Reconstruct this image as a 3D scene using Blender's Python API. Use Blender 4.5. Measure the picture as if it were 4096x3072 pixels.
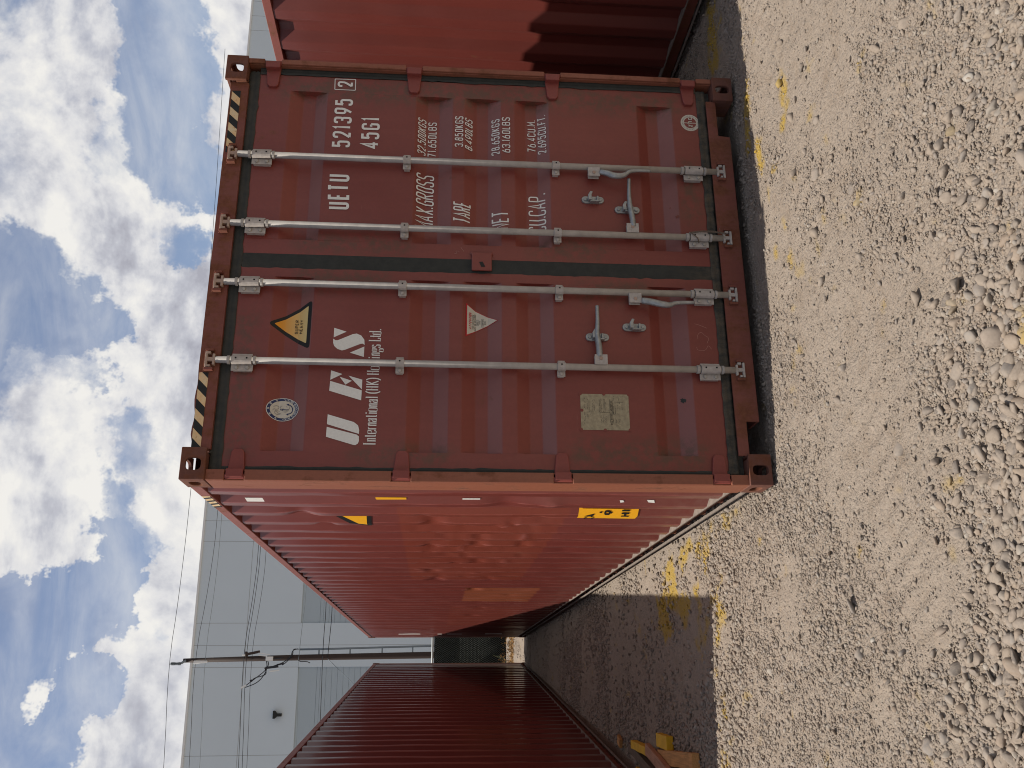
import bpy, bmesh, math, random
import numpy as np
from mathutils import Vector, Matrix
R = math.radians
rng = np.random.RandomState(7)
random.seed(7)
for o in list(bpy.data.objects): bpy.data.objects.remove(o)
scene = bpy.context.scene
COL = scene.collection

# ------------------------------------------------------------------ camera (held sideways: the photograph is turned a quarter turn)
YAW, PITCH, ROLL = 0.3337, -0.0797, 0.019
CAM = Vector((-0.9657, -4.2532, 1.6662))
fw = Vector((math.sin(YAW)*math.cos(PITCH), math.cos(YAW)*math.cos(PITCH), math.sin(PITCH)))
r0 = Vector((math.cos(YAW), -math.sin(YAW), 0)); u0 = r0.cross(fw)
rt = r0*math.cos(ROLL) + u0*math.sin(ROLL); up = u0*math.cos(ROLL) - r0*math.sin(ROLL)
cam_d = bpy.data.cameras.new('camera'); cam = bpy.data.objects.new('camera', cam_d); COL.objects.link(cam)
m = Matrix((-up, rt, -fw)).transposed().to_4x4(); m.translation = CAM
cam.matrix_world = m
cam_d.sensor_width = 36; cam_d.lens = 36*3571.1/4096; cam_d.clip_start = 0.05; cam_d.clip_end = 2000
scene.camera = cam
scene.view_settings.view_transform = 'Standard'; scene.view_settings.look = 'None'
scene.view_settings.exposure = 0.0; scene.view_settings.gamma = 1
scene.render.engine = 'CYCLES'
scene.cycles.pixel_filter_type = 'BLACKMAN_HARRIS'; scene.cycles.filter_width = 1.05

# ------------------------------------------------------------------ sun and sky
SUNV = Vector((1.0, -0.175, -2.2)).normalized()      # direction the light travels
sun_d = bpy.data.lights.new('sun', 'SUN'); sun = bpy.data.objects.new('sun', sun_d); COL.objects.link(sun)
sun_d.energy = 5.0; sun_d.angle = R(0.53); sun_d.color = (1.0, 0.93, 0.83)
sun.rotation_euler = SUNV.to_track_quat('-Z', 'Y').to_euler(); sun.location = (-10, 3, 25)
EL = math.asin(-SUNV.z); AZ = math.atan2(-SUNV.x, -SUNV.y)

class NT:
    """small helper to write node trees as expressions"""
    def __init__(s, tree): s.t = tree; s.n = tree.nodes; s.l = tree.links
    def node(s, typ, **kw):
        nd = s.n.new(typ)
        for k, v in kw.items(): setattr(nd, k, v)
        return nd
    def put(s, sock, v):
        if isinstance(v, bpy.types.NodeSocket): s.l.new(v, sock)
        elif v is not None:
            if sock.type == 'RGBA' and len(v) == 3: v = (*v, 1)
            sock.default_value = v
    def math(s, op, a, b=None, c=None, clamp=False):
        nd = s.node('ShaderNodeMath', operation=op, use_clamp=clamp)
        s.put(nd.inputs[0], a); s.put(nd.inputs[1], b)
        if c is not None: s.put(nd.inputs[2], c)
        return nd.outputs[0]
    def vmath(s, op, a, b=None):
        nd = s.node('ShaderNodeVectorMath', operation=op); s.put(nd.inputs[0], a)
        if b is not None: s.put(nd.inputs[1], b)
        return nd.outputs['Value'] if op in ('DOT_PRODUCT', 'LENGTH', 'DISTANCE') else nd.outputs[0]
    def noise(s, vec, scale, detail=3, rough=.5, dist=0):
        nd = s.node('ShaderNodeTexNoise'); s.put(nd.inputs['Vector'], vec)
        nd.inputs['Scale'].default_value = scale; nd.inputs['Detail'].default_value = detail
        nd.inputs['Roughness'].default_value = rough; nd.inputs['Distortion'].default_value = dist
        return nd.outputs['Fac']
    def voro(s, vec, scale, feature='F1', out='Distance', rnd=1):
        nd = s.node('ShaderNodeTexVoronoi', feature=feature); s.put(nd.inputs['Vector'], vec)
        nd.inputs['Scale'].default_value = scale; nd.inputs['Randomness'].default_value = rnd
        return nd.outputs[out]
    def mapr(s, v, a, b, c=0., d=1., smooth=False):
        nd = s.node('ShaderNodeMapRange', clamp=True)
        if smooth: nd.interpolation_type = 'SMOOTHSTEP'
        s.put(nd.inputs[0], v)
        for i, x in enumerate((a, b, c, d)): nd.inputs[i+1].default_value = x
        return nd.outputs[0]
    def mix(s, f, a, b, mode='MIX'):
        nd = s.node('ShaderNodeMix', data_type='RGBA', blend_type=mode)
        s.put(nd.inputs[0], f); s.put(nd.inputs[6], a); s.put(nd.inputs[7], b); return nd.outputs[2]
    def scale(s, vec, v):
        return s.vmath('MULTIPLY', vec, v)
    def sep(s, vec):
        nd = s.node('ShaderNodeSeparateXYZ'); s.put(nd.inputs[0], vec); return nd.outputs

def D2(x, y):      # a direction in the world, for laying out the clouds (worked out once from bearings of the real clouds)
    return None

def T_comb(T, v):
    nd = T.node('ShaderNodeCombineXYZ')
    for i in range(3): T.put(nd.inputs[i], v)
    return nd.outputs[0]
def setup_world():
    w = bpy.data.worlds.new('World'); scene.world = w; w.use_nodes = True
    T = NT(w.node_tree); T.n.clear()
    out = T.node('ShaderNodeOutputWorld'); bg = T.node('ShaderNodeBackground')
    sky = T.node('ShaderNodeTexSky', sky_type='NISHITA'); sky.sun_disc = False
    sky.sun_elevation = EL; sky.sun_rotation = AZ; sky.altitude = 100; sky.air_density = 1.0; sky.dust_density = 0.5
    d = T.node('ShaderNodeTexCoord').outputs['Generated']
    skyc = T.vmath('MULTIPLY', sky.outputs[0], (1.25, 1.12, 1.1))
    f1 = T.noise(T.scale(d, (1, 1, 1.35)), 4.2, 10, .58, .2)
    # clear gaps: unit bearing, angular radius, weight
    def field(blobs):
        tot = None
        for v, rad, wgt in blobs:
            dot = T.vmath('DOT_PRODUCT', d, v)
            g = T.mapr(dot, math.cos(rad*2.7), 1.0, 0, wgt*1.12, True)
            tot = g if tot is None else T.math('MAXIMUM', tot, g)
        return tot
    nw = T.node('ShaderNodeTexNoise'); T.put(nw.inputs['Vector'], d); nw.inputs['Scale'].default_value = 7; nw.inputs['Detail'].default_value = 6; nw.inputs['Roughness'].default_value = .68
    d0 = d
    wv = T.vmath('MULTIPLY', T.vmath('SUBTRACT', nw.outputs['Color'], (.5, .5, .5)), (.20, .20, .20))
    d = T.vmath('NORMALIZE', T.vmath('ADD', d, wv))
    gap = field(GAPS); gry = field(GREYS); d = d0
    zz_ = T.vmath('DOT_PRODUCT', d, tuple(fw)); away = T.mapr(zz_, .75, .2, 0, .30, True)       # unseen sky behind the camera, made clearer to lower the ambient light
    gap = T.math('ADD', gap, away)
    dens = T.math('SUBTRACT', T.math('ADD', T.math('MULTIPLY', f1, 1.7), -.13), gap)
    soft = T.noise(d, 3.1, 3, .5)                             # some edges crisp, some frayed
    al_a = T.mapr(dens, .34, .54, 0, 1, True); al_b = T.mapr(dens, .16, .66, 0, 1, True)
    k = T.mapr(soft, .40, .58)
    alpha = T.math('ADD', T.math('MULTIPLY', al_a, k), T.math('MULTIPLY', al_b, T.math('SUBTRACT', 1, k)))
    wisp = T.noise(T.scale(d, (1, 1, 3)), 5.0, 7, .62, .6)
    alpha = T.math('MAXIMUM', alpha, T.mapr(wisp, .40, .80, .04, .60))
    off_ = T.vmath('ADD', d, (.006, -.002, -.017))
    f2 = T.noise(T.scale(off_, (1, 1, 1.35)), 4.2, 10, .58, .2)
    relief = T.math('SUBTRACT', f1, f2)                       # side of each billow turned to the sun
    b1 = T.noise(d, 9, 6, .55); b2 = T.noise(off_, 9, 6, .55); rel2 = T.math('SUBTRACT', b1, b2)
    lo = T.noise(T.scale(d, (1, 1, 1.6)), 5.2, 5, .55, .3)
    shade = T.math('ADD', T.math('MULTIPLY', relief, 4.2), T.math('MULTIPLY', rel2, 1.5))
    shade = T.math('SUBTRACT', shade, T.mapr(lo, .50, .72, -.05, .42, True))
    shade = T.math('SUBTRACT', T.math('ADD', shade, .88), T.math('MULTIPLY', gry, .36), clamp=True)
    ramp = T.node('ShaderNodeValToRGB'); T.put(ramp.inputs[0], T.math('MAXIMUM', shade, .18))
    e = ramp.color_ramp.elements
    e[0].position = 0.15; e[0].color = (.44, .45, .53, 1); e[1].position = 1.0; e[1].color = (.99, .985, .97, 1)
    k = e.new(.45); k.color = (.60, .62, .70, 1); k = e.new(.72); k.color = (.83, .84, .88, 1)
    cl = T.vmath('MULTIPLY', ramp.outputs[0], (8.9, 8.9, 8.9))
    dk = T.mapr(zz_, .15, .78, .50, 1, True); cl = T.vmath('MULTIPLY', cl, T.vmath('MULTIPLY', (1, .985, .96), T_comb(T, dk)))  # clouds outside the view made dimmer and warmer to weaken the fill light
    z = T.sep(d)[2]
    c = T.mix(alpha, skyc, cl)
    c = T.mix(T.mapr(z, -.02, -.002, 1, 0), c, (3.0, 2.7, 2.4))
    T.put(bg.inputs[0], c); bg.inputs[1].default_value = 0.10
    T.l.new(bg.outputs[0], out.inputs[0])
GAPS = [((0.6150,0.7347,0.2862),0.020,0.50),((0.6001,0.7494,0.2798),0.020,0.55),((0.6200,0.7389,0.2637),0.021,0.60),((0.5698,0.7739,0.2764),0.016,0.40),((0.5976,0.7586,0.2597),0.023,0.60),((0.5720,0.7760,0.2659),0.025,0.60),((0.5376,0.7944,0.2828),0.018,0.45),((0.5447,0.7955,0.2657),0.020,0.60),((0.5240,0.8095,0.2647),0.022,0.55),((0.5212,0.8063,0.2797),0.016,0.45),((0.5082,0.8227,0.2548),0.013,0.50),((0.5272,0.7928,0.3060),0.016,0.30),((0.5131,0.7969,0.3190),0.015,0.30),((0.4066,0.8120,0.4186),0.016,0.50),((0.3840,0.8217,0.4211),0.023,0.50),((0.3530,0.8396,0.4128),0.029,0.60),((0.3354,0.8555,0.3946),0.023,0.50),((0.3078,0.8607,0.4055),0.026,0.40),((0.3122,0.8710,0.3793),0.021,0.35),((0.3374,0.8706,0.3581),0.020,0.45),((0.2982,0.8858,0.3557),0.015,0.35),((0.4464,0.8531,0.2699),0.013,0.40),((0.4523,0.8452,0.2847),0.011,0.30),((0.1699,0.9293,0.3279),0.013,0.50),((0.1378,0.9333,0.3317),0.015,0.50),((0.1104,0.9341,0.3394),0.019,0.55),((0.0835,0.9342,0.3467),0.021,0.60),((0.0570,0.9329,0.3555),0.017,0.45),((0.0268,0.9186,0.3942),0.029,0.60),((0.0520,0.9185,0.3920),0.023,0.50),((-0.0061,0.9194,0.3932),0.026,0.55),((0.0143,0.9249,0.3800),0.018,0.40),((-0.0273,0.9355,0.3524),0.019,0.60),((-0.0109,0.9377,0.3472),0.015,0.50),((0.1668,0.9376,0.3050),0.016,0.30),((0.1980,0.9267,0.3194),0.013,0.35),((0.1510,0.9287,0.3387),0.010,0.40),((0.0448,0.9557,0.2908),0.009,0.35),((0.2280,0.9290,0.2914),0.013,0.25),((0.2495,0.9177,0.3093),0.013,0.25),((0.0226,0.9074,0.4197),0.031,0.50),((0.3779,0.8107,0.4471),0.031,0.50)]
GREYS = [((0.6108,0.7203,0.3288),0.023,0.80),((0.5856,0.7361,0.3393),0.023,0.80),((0.5641,0.7500,0.3454),0.018,0.60),((0.5603,0.7643,0.3192),0.021,0.40),((0.4418,0.8463,0.2977),0.021,0.90),((0.4167,0.8594,0.2962),0.026,1.00),((0.3915,0.8725,0.2923),0.026,0.90),((0.4569,0.8354,0.3056),0.021,0.50),((0.3964,0.8622,0.3154),0.021,0.40),((0.3893,0.8784,0.2772),0.016,0.60),((0.4905,0.7690,0.4100),0.021,0.50),((0.3031,0.8979,0.3192),0.021,0.40),((-0.0329,0.9576,0.2862),0.031,0.60),((0.0097,0.9603,0.2789),0.023,0.50),((0.2661,0.8931,0.3627),0.031,0.35),((0.1131,0.9558,0.2715),0.021,0.50),((0.1534,0.9170,0.3683),0.026,0.30),((0.0674,0.9599,0.2721),0.018,0.50),((0.2734,0.8726,0.4048),0.021,0.30)]

setup_world()

# ------------------------------------------------------------------ mesh helpers
class MB:
    def __init__(s): s.v = []; s.f = []; s.m = []
    def add(s, vs, fs, mi=0):
        b = len(s.v); s.v += [tuple(v) for v in vs]; s.f += [tuple(b+i for i in f) for f in fs]; s.m += [mi]*len(fs); return s
    def box(s, x0, x1, y0, y1, z0, z1, mi=0):
        vs = [(x, y, z) for x in (x0, x1) for y in (y0, y1) for z in (z0, z1)]
        return s.add(vs, [(0,1,3,2),(4,6,7,5),(0,4,5,1),(2,3,7,6),(0,2,6,4),(1,5,7,3)], mi)
    def obox(s, c, ax, ay, az, mi=0):            # oriented box: centre and three half-axis vectors
        c, ax, ay, az = map(Vector, (c, ax, ay, az))
        vs = [c+ax*i+ay*j+az*k for i in (-1, 1) for j in (-1, 1) for k in (-1, 1)]
        return s.add(vs, [(0,1,3,2),(4,6,7,5),(0,4,5,1),(2,3,7,6),(0,2,6,4),(1,5,7,3)], mi)
    def tube(s, pts, r, n=10, cap=True, mi=0):
        pts = [Vector(p) for p in pts]; rs = r if isinstance(r, (list, tuple)) else [r]*len(pts)
        vs = []; prev = None
        for i, p in enumerate(pts):
            t = (pts[min(i+1, len(pts)-1)]-pts[max(i-1, 0)]).normalized()
            if prev is None: a = t.orthogonal().normalized()
            else: a = (prev - t*prev.dot(t)); a = a.normalized() if a.length > 1e-6 else t.orthogonal().normalized()
            prev = a; b = t.cross(a)
            for k in range(n):
                q = 2*math.pi*k/n; vs.append(p+(a*math.cos(q)+b*math.sin(q))*rs[i])
        fs = []
        for i in range(len(pts)-1):
            for k in range(n):
                k2 = (k+1) % n; fs.append((i*n+k, i*n+k2, (i+1)*n+k2, (i+1)*n+k))
        if cap: fs += [tuple(range(n))[::-1], tuple((len(pts)-1)*n+k for k in range(n))]
        return s.add(vs, fs, mi)
    def prism(s, poly, y0, y1, mi=0):             # polygon in x,z extruded along y (counter-clockwise seen from -y)
        n = len(poly); vs = [(x, y0, z) for x, z in poly]+[(x, y1, z) for x, z in poly]
        fs = [tuple(range(n)), tuple(range(2*n-1, n-1, -1))]+[(i, n+i, n+(i+1) % n, (i+1) % n) for i in range(n)]
        return s.add(vs, fs, mi)
    def build(s, name, mat, parent=None, smooth=False, bevel=0, seg=2, loc=None):
        me = bpy.data.meshes.new(name); me.from_pydata(s.v, [], s.f)
        bm = bmesh.new(); bm.from_mesh(me); bmesh.ops.recalc_face_normals(bm, faces=bm.faces); bm.to_mesh(me); bm.free()
        for mt in (mat if isinstance(mat, (list, tuple)) else [mat]): me.materials.append(mt)
        if any(s.m): me.polygons.foreach_set('material_index', s.m)
        if smooth: me.polygons.foreach_set('use_smooth', [True]*len(me.polygons))
        o = link(name, me, parent)
        if loc is not None: o.location = loc
        if bevel:
            b = o.modifiers.new('bevel', 'BEVEL'); b.width = bevel; b.segments = seg; b.limit_method = 'ANGLE'; b.angle_limit = R(40)
            if smooth is None: pass
        if smooth == 'auto':
            try: me.shade_auto_smooth  # noqa
            except Exception: pass
        return o
def link(name, me, parent=None):
    o = bpy.data.objects.new(name, me); COL.objects.link(o)
    if parent is not None: o.parent = parent
    return o
def tag(o, label=None, cat=None, group=None, kind=None):
    if label: o['label'] = label
    if cat: o['category'] = cat
    if group: o['group'] = group
    if kind: o['kind'] = kind
    return o
def empty(name, loc, label=None, cat=None, group=None, rot=(0, 0, 0)):
    o = bpy.data.objects.new(name, None); COL.objects.link(o); o.location = loc; o.rotation_euler = rot
    o.empty_display_size = .3
    return tag(o, label, cat, group)

# ------------------------------------------------------------------ materials
def mat(name):
    mt = bpy.data.materials.new(name); mt.use_nodes = True
    T = NT(mt.node_tree); b = mt.node_tree.nodes['Principled BSDF']
    T.obj = T.node('ShaderNodeTexCoord').outputs['Object']
    return mt, T, b
def bump(T, b, h, strength=.4, dist=.01):
    nd = T.node('ShaderNodeBump'); nd.inputs['Strength'].default_value = strength; nd.inputs['Distance'].default_value = dist
    T.put(nd.inputs['Height'], h); T.l.new(nd.outputs[0], b.inputs['Normal'])
def simple(name, col, rough=.6, metal=0, var=.15, scale=30, bmp=.1, spec=.4):
    mt, T, b = mat(name)
    n = T.noise(T.obj, scale, 4, .6)
    c2 = tuple(max(0, c*(1-var*2)) for c in col)
    T.put(b.inputs['Base Color'], T.mix(T.mapr(n, .3, .75), col, c2))
    b.inputs['Roughness'].default_value = rough; b.inputs['Metallic'].default_value = metal
    b.inputs['Specular IOR Level'].default_value = spec
    if bmp: bump(T, b, n, bmp, .004)
    return mt
RUST = (.115, .036, .016)
def boxmask(T, vec, y0, y1, z0, z1, soft=.008, jit=.01):
    n = T.noise(vec, 9, 2)
    x, y, z = T.sep(vec)
    j = T.math('MULTIPLY', T.math('SUBTRACT', n, .5), jit)
    y = T.math('ADD', y, j); z = T.math('ADD', z, j)
    a = T.math('MULTIPLY', T.mapr(y, y0-soft, y0+soft), T.mapr(y, y1-soft, y1+soft, 1, 0))
    c = T.math('MULTIPLY', T.mapr(z, z0-soft, z0+soft), T.mapr(z, z1-soft, z1+soft, 1, 0))
    return T.math('MULTIPLY', a, c)
def paint(name, base, rust=.0, rough=.42, patches=(), dusty=.0, streak='z', grime=.35, spec=.5, dust_shading=0., coat=0., coatr=.15, wear_highlight=0., smudge=()):
    mt, T, b = mat(name); v = T.obj
    big = T.noise(v, 1.3, 4, .55)
    st = T.noise(T.scale(v, (9, 9, .9) if streak == 'z' else (9, .9, 9)), 2.0, 5, .6)
    fine = T.noise(v, 55, 5, .7)
    c = T.mix(T.mapr(big, .32, .7), base, tuple(x*y for x, y in zip(base, (.86, .78, .78))))
    c = T.mix(T.mapr(st, .45, .8, 0, .45), c, tuple(x*y for x, y in zip(base, (1.12, 1.35, 1.35))))
    for (y0, y1, z0, z1, col, k) in patches:
        c = T.mix(T.math('MULTIPLY', boxmask(T, v, y0, y1, z0, z1), k), c, col)
    c = T.mix(T.mapr(fine, .3, .62, grime*.35, 0), c, tuple(x*.5 for x in base))
    if dusty:
        x, y, z = T.sep(v)
        dz = T.math('MULTIPLY', T.mapr(z, .05, .6, dusty, 0), T.mapr(T.noise(v, 14, 5, .7), .35, .7))
        c = T.mix(dz, c, (.30, .25, .20))
    if dust_shading:
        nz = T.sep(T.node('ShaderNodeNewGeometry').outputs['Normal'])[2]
        c = T.mix(T.math('MULTIPLY', T.mapr(nz, .15, .45, 0, dust_shading), T.mapr(T.noise(v, 3, 4, .6), .2, .6, .7, 1)), c, (.26, .165, .16))  # up-facing slopes painted paler: settled dust plus sky sheen in the colour
        c = T.mix(T.mapr(nz, -.45, -.15, dust_shading*.5, 0), c, tuple(x*y for x, y in zip(base, (1.0, .62, .45))))  # down-facing slopes painted warmer and darker, as shade with ground bounce
    for (x0, x1, z0, z1) in smudge:
        sx_, sy_, sz_ = T.sep(v); cx_ = T.node('ShaderNodeCombineXYZ'); T.put(cx_.inputs[1], sx_); T.put(cx_.inputs[2], sz_)
        mk = boxmask(T, cx_.outputs[0], x0, x1, z0, z1, .05, .08)
        c = T.mix(T.math('MULTIPLY', mk, T.mapr(T.noise(v, 16, 7, .75), .42, .57, 0, .7)), c, (.085, .05, .028))
    if wear_highlight:
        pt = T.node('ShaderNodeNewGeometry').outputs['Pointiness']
        c = T.mix(T.math('MULTIPLY', T.mapr(pt, .506, .53, 0, wear_highlight), T.mapr(T.noise(T.scale(v, (4, 4, 1.2)), 5, 5, .7), .35, .6)), c, tuple(min(1, x*1.9+.07) for x in base))  # rib bends painted paler: rubbed paint plus edge highlights in the colour
    # scratches
    sc = T.noise(T.scale(v, (1.5, 1.5, 70)), 3.0, 3, .7)
    sc2 = T.math('MULTIPLY', T.mapr(sc, .715, .74), T.mapr(T.noise(v, 2.7, 2), .5, .65))
    c = T.mix(T.math('MULTIPLY', sc2, .5), c, (.42, .22, .18))
    rm = None
    if rust:
        r1 = T.noise(v, 6, 7, .68); r2 = T.noise(T.scale(v, (3, 3, .35) if streak == 'z' else (3, .35, 3)), 4.5, 6, .7)
        rr = T.math('ADD', T.math('MULTIPLY', r1, .6), T.math('MULTIPLY', r2, .4))
        rm = T.mapr(rr, .64-rust*.25, .70-rust*.2)
        rc = T.mix(T.mapr(T.noise(v, 40, 4, .7), .3, .7), RUST, (.20, .075, .035))
        c = T.mix(T.math('MULTIPLY', rm, .85), c, rc)
    T.put(b.inputs['Base Color'], c)
    ro = T.mapr(big, .3, .7, rough-.06, rough+.12)
    if rm is not None: ro = T.math('ADD', ro, T.math('MULTIPLY', rm, .3))
    T.put(b.inputs['Roughness'], ro); b.inputs['Specular IOR Level'].default_value = spec
    b.inputs['Coat Weight'].default_value = coat; b.inputs['Coat Roughness'].default_value = coatr
    bump(T, b, T.math('ADD', T.math('MULTIPLY', fine, .3), T.noise(v, 4, 4, .5)), .25, .004)
    return mt
RED = (.222, .043, .031)
M = {}
M['side'] = paint('red_paint_long_side', (.178, .041, .033), .10, .37, dusty=.25, coat=.35, coatr=.22, wear_highlight=.85, patches=[
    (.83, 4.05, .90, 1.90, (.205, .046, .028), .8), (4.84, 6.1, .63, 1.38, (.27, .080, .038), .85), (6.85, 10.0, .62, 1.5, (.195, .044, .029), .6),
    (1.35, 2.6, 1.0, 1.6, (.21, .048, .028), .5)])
M['side_dark'] = paint('maroon_paint_long_side', (.125, .022, .019), .10, .34, dusty=.0, coat=.7, coatr=.14, wear_highlight=.3)
M['side_right'] = paint('red_paint_neighbour', (.160, .036, .028), .08, .42, coat=.15, coatr=.3)
M['door'] = paint('red_paint_door', RED, .10, .42, grime=.6, patches=[], spec=.6, dust_shading=.42, smudge=[(1.03,1.16,1.95,2.45),(1.25,1.36,1.85,2.45),(1.25,1.38,.75,1.2),(1.0,1.14,.55,.95),(.09,.24,.30,1.0),(2.2,2.36,.3,2.6),(.10,.9,2.60,2.72),(1.5,1.9,.22,.34),(.09,.2,1.6,2.1)])
M['post'] = paint('rusty_red_post', (.28, .095, .052), .45, .55, grime=.8)
M['frame'] = paint('red_paint_frame', (.21, .060, .042), .72, .6, grime=.9)
M['rail'] = paint('red_paint_rail', (.26, .080, .062), .45, .5, streak='y', grime=.6)
M['casting'] = paint('rusty_casting', (.16, .062, .042), .62, .8, grime=1.4)
M['hinge'] = paint('red_paint_hinge', (.25, .055, .043), .25, .5, grime=.6)
M['ledge'] = simple('dusty_ledge', (.24, .20, .17), .9, 0, .2, 25)
def rubber():
    mt, T, b = mat('black_rubber'); n = T.noise(T.obj, 24, 5, .7); z = T.sep(T.obj)[2]
    c = T.mix(T.mapr(n, .35, .7), (.016, .019, .017), (.030, .032, .028))
    dz = T.math('ADD', T.mapr(z, .15, .40, .6, .0), T.mapr(z, 2.6, 2.72, 0, .12))
    c = T.mix(T.math('MULTIPLY', dz, T.mapr(T.noise(T.scale(T.obj, (2, 2, 1)), 11, 6, .75), .4, .62)), c, (.15, .11, .07))
    T.put(b.inputs['Base Color'], c); b.inputs['Roughness'].default_value = .65; bump(T, b, n, .3, .004); return mt
M['rubber'] = rubber()
M['bar'] = simple('grey_bar_paint', (.45, .42, .385), .66, 0, .14, 18, .15)
M['bracket'] = simple('grey_bracket_paint', (.50, .455, .415), .5, 0, .16, 40, .2)
M['galv'] = simple('galvanised_steel', (.40, .42, .42), .40, .55, .18, 40, .2)
M['bolt'] = simple('bolt_steel', (.50, .47, .42), .5, .2, .2, 60)
M['rustpart'] = paint('rusty_cam', (.44, .32, .25), .25, .7, grime=.9)
M['white'] = simple('white_lettering', (.80, .80, .76), .6, 0, .05, 90, 0)
M['cream'] = simple('cream_sticker', (.60, .56, .47), .5, 0, .05, 60, 0)
M['black'] = simple('black_print', (.012, .013, .012), .5, 0, .2, 60, 0)
M['hole'] = simple('dark_hole', (.004, .004, .004), .9, 0, 0, 20, 0)
M['red_ink'] = simple('red_print', (.50, .02, .03), .5, 0, .05, 60, 0)
M['blue'] = simple('navy_print', (.018, .035, .12), .45, 0, .15, 60, 0)
M['greyink'] = simple('grey_print', (.22, .22, .22), .5, 0, .1, 60, 0)
M['signyellow'] = simple('yellow_sign', (.85, .42, .012), .5, 0, .04, 60, 0)
M['chalk'] = simple('chalk', (.46, .24, .20), .9, 0, .1, 80, 0)
M['plate'] = simple('tarnished_plate', (.42, .36, .24), .5, .15, .2, 50, .3)
M['plateink'] = simple('plate_print', (.03, .02, .014), .6, 0, .2, 60, 0)
def yellow_fade(name, a, b_, axis, v0, v1, noise=.0):
    mt, T, b = mat(name)
    s = T.sep(T.obj)[axis]
    f = T.mapr(s, v0, v1)
    if noise: f = T.math('ADD', T.math('MULTIPLY', T.noise(T.scale(T.obj, (14, 1, 14)), 1.4, 3, .6), noise), T.math('MULTIPLY', f, .1), clamp=True)
    c = T.mix(f, a, b_)
    if noise:
        c = T.mix(T.mapr(T.noise(T.obj, 30, 5, .7), .60, .68), c, (.35, .13, .03))
    T.put(b.inputs['Base Color'], c); b.inputs['Roughness'].default_value = .5
    return mt
M['fade'] = yellow_fade('sun_bleached_yellow', (.75, .30, .012), (.66, .55, .25), 2, 2.50, 2.35)
M['chevron'] = yellow_fade('bleached_hazard_yellow', (.80, .34, .03), (.72, .60, .38), 2, 0, 1, 1.25)

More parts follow.
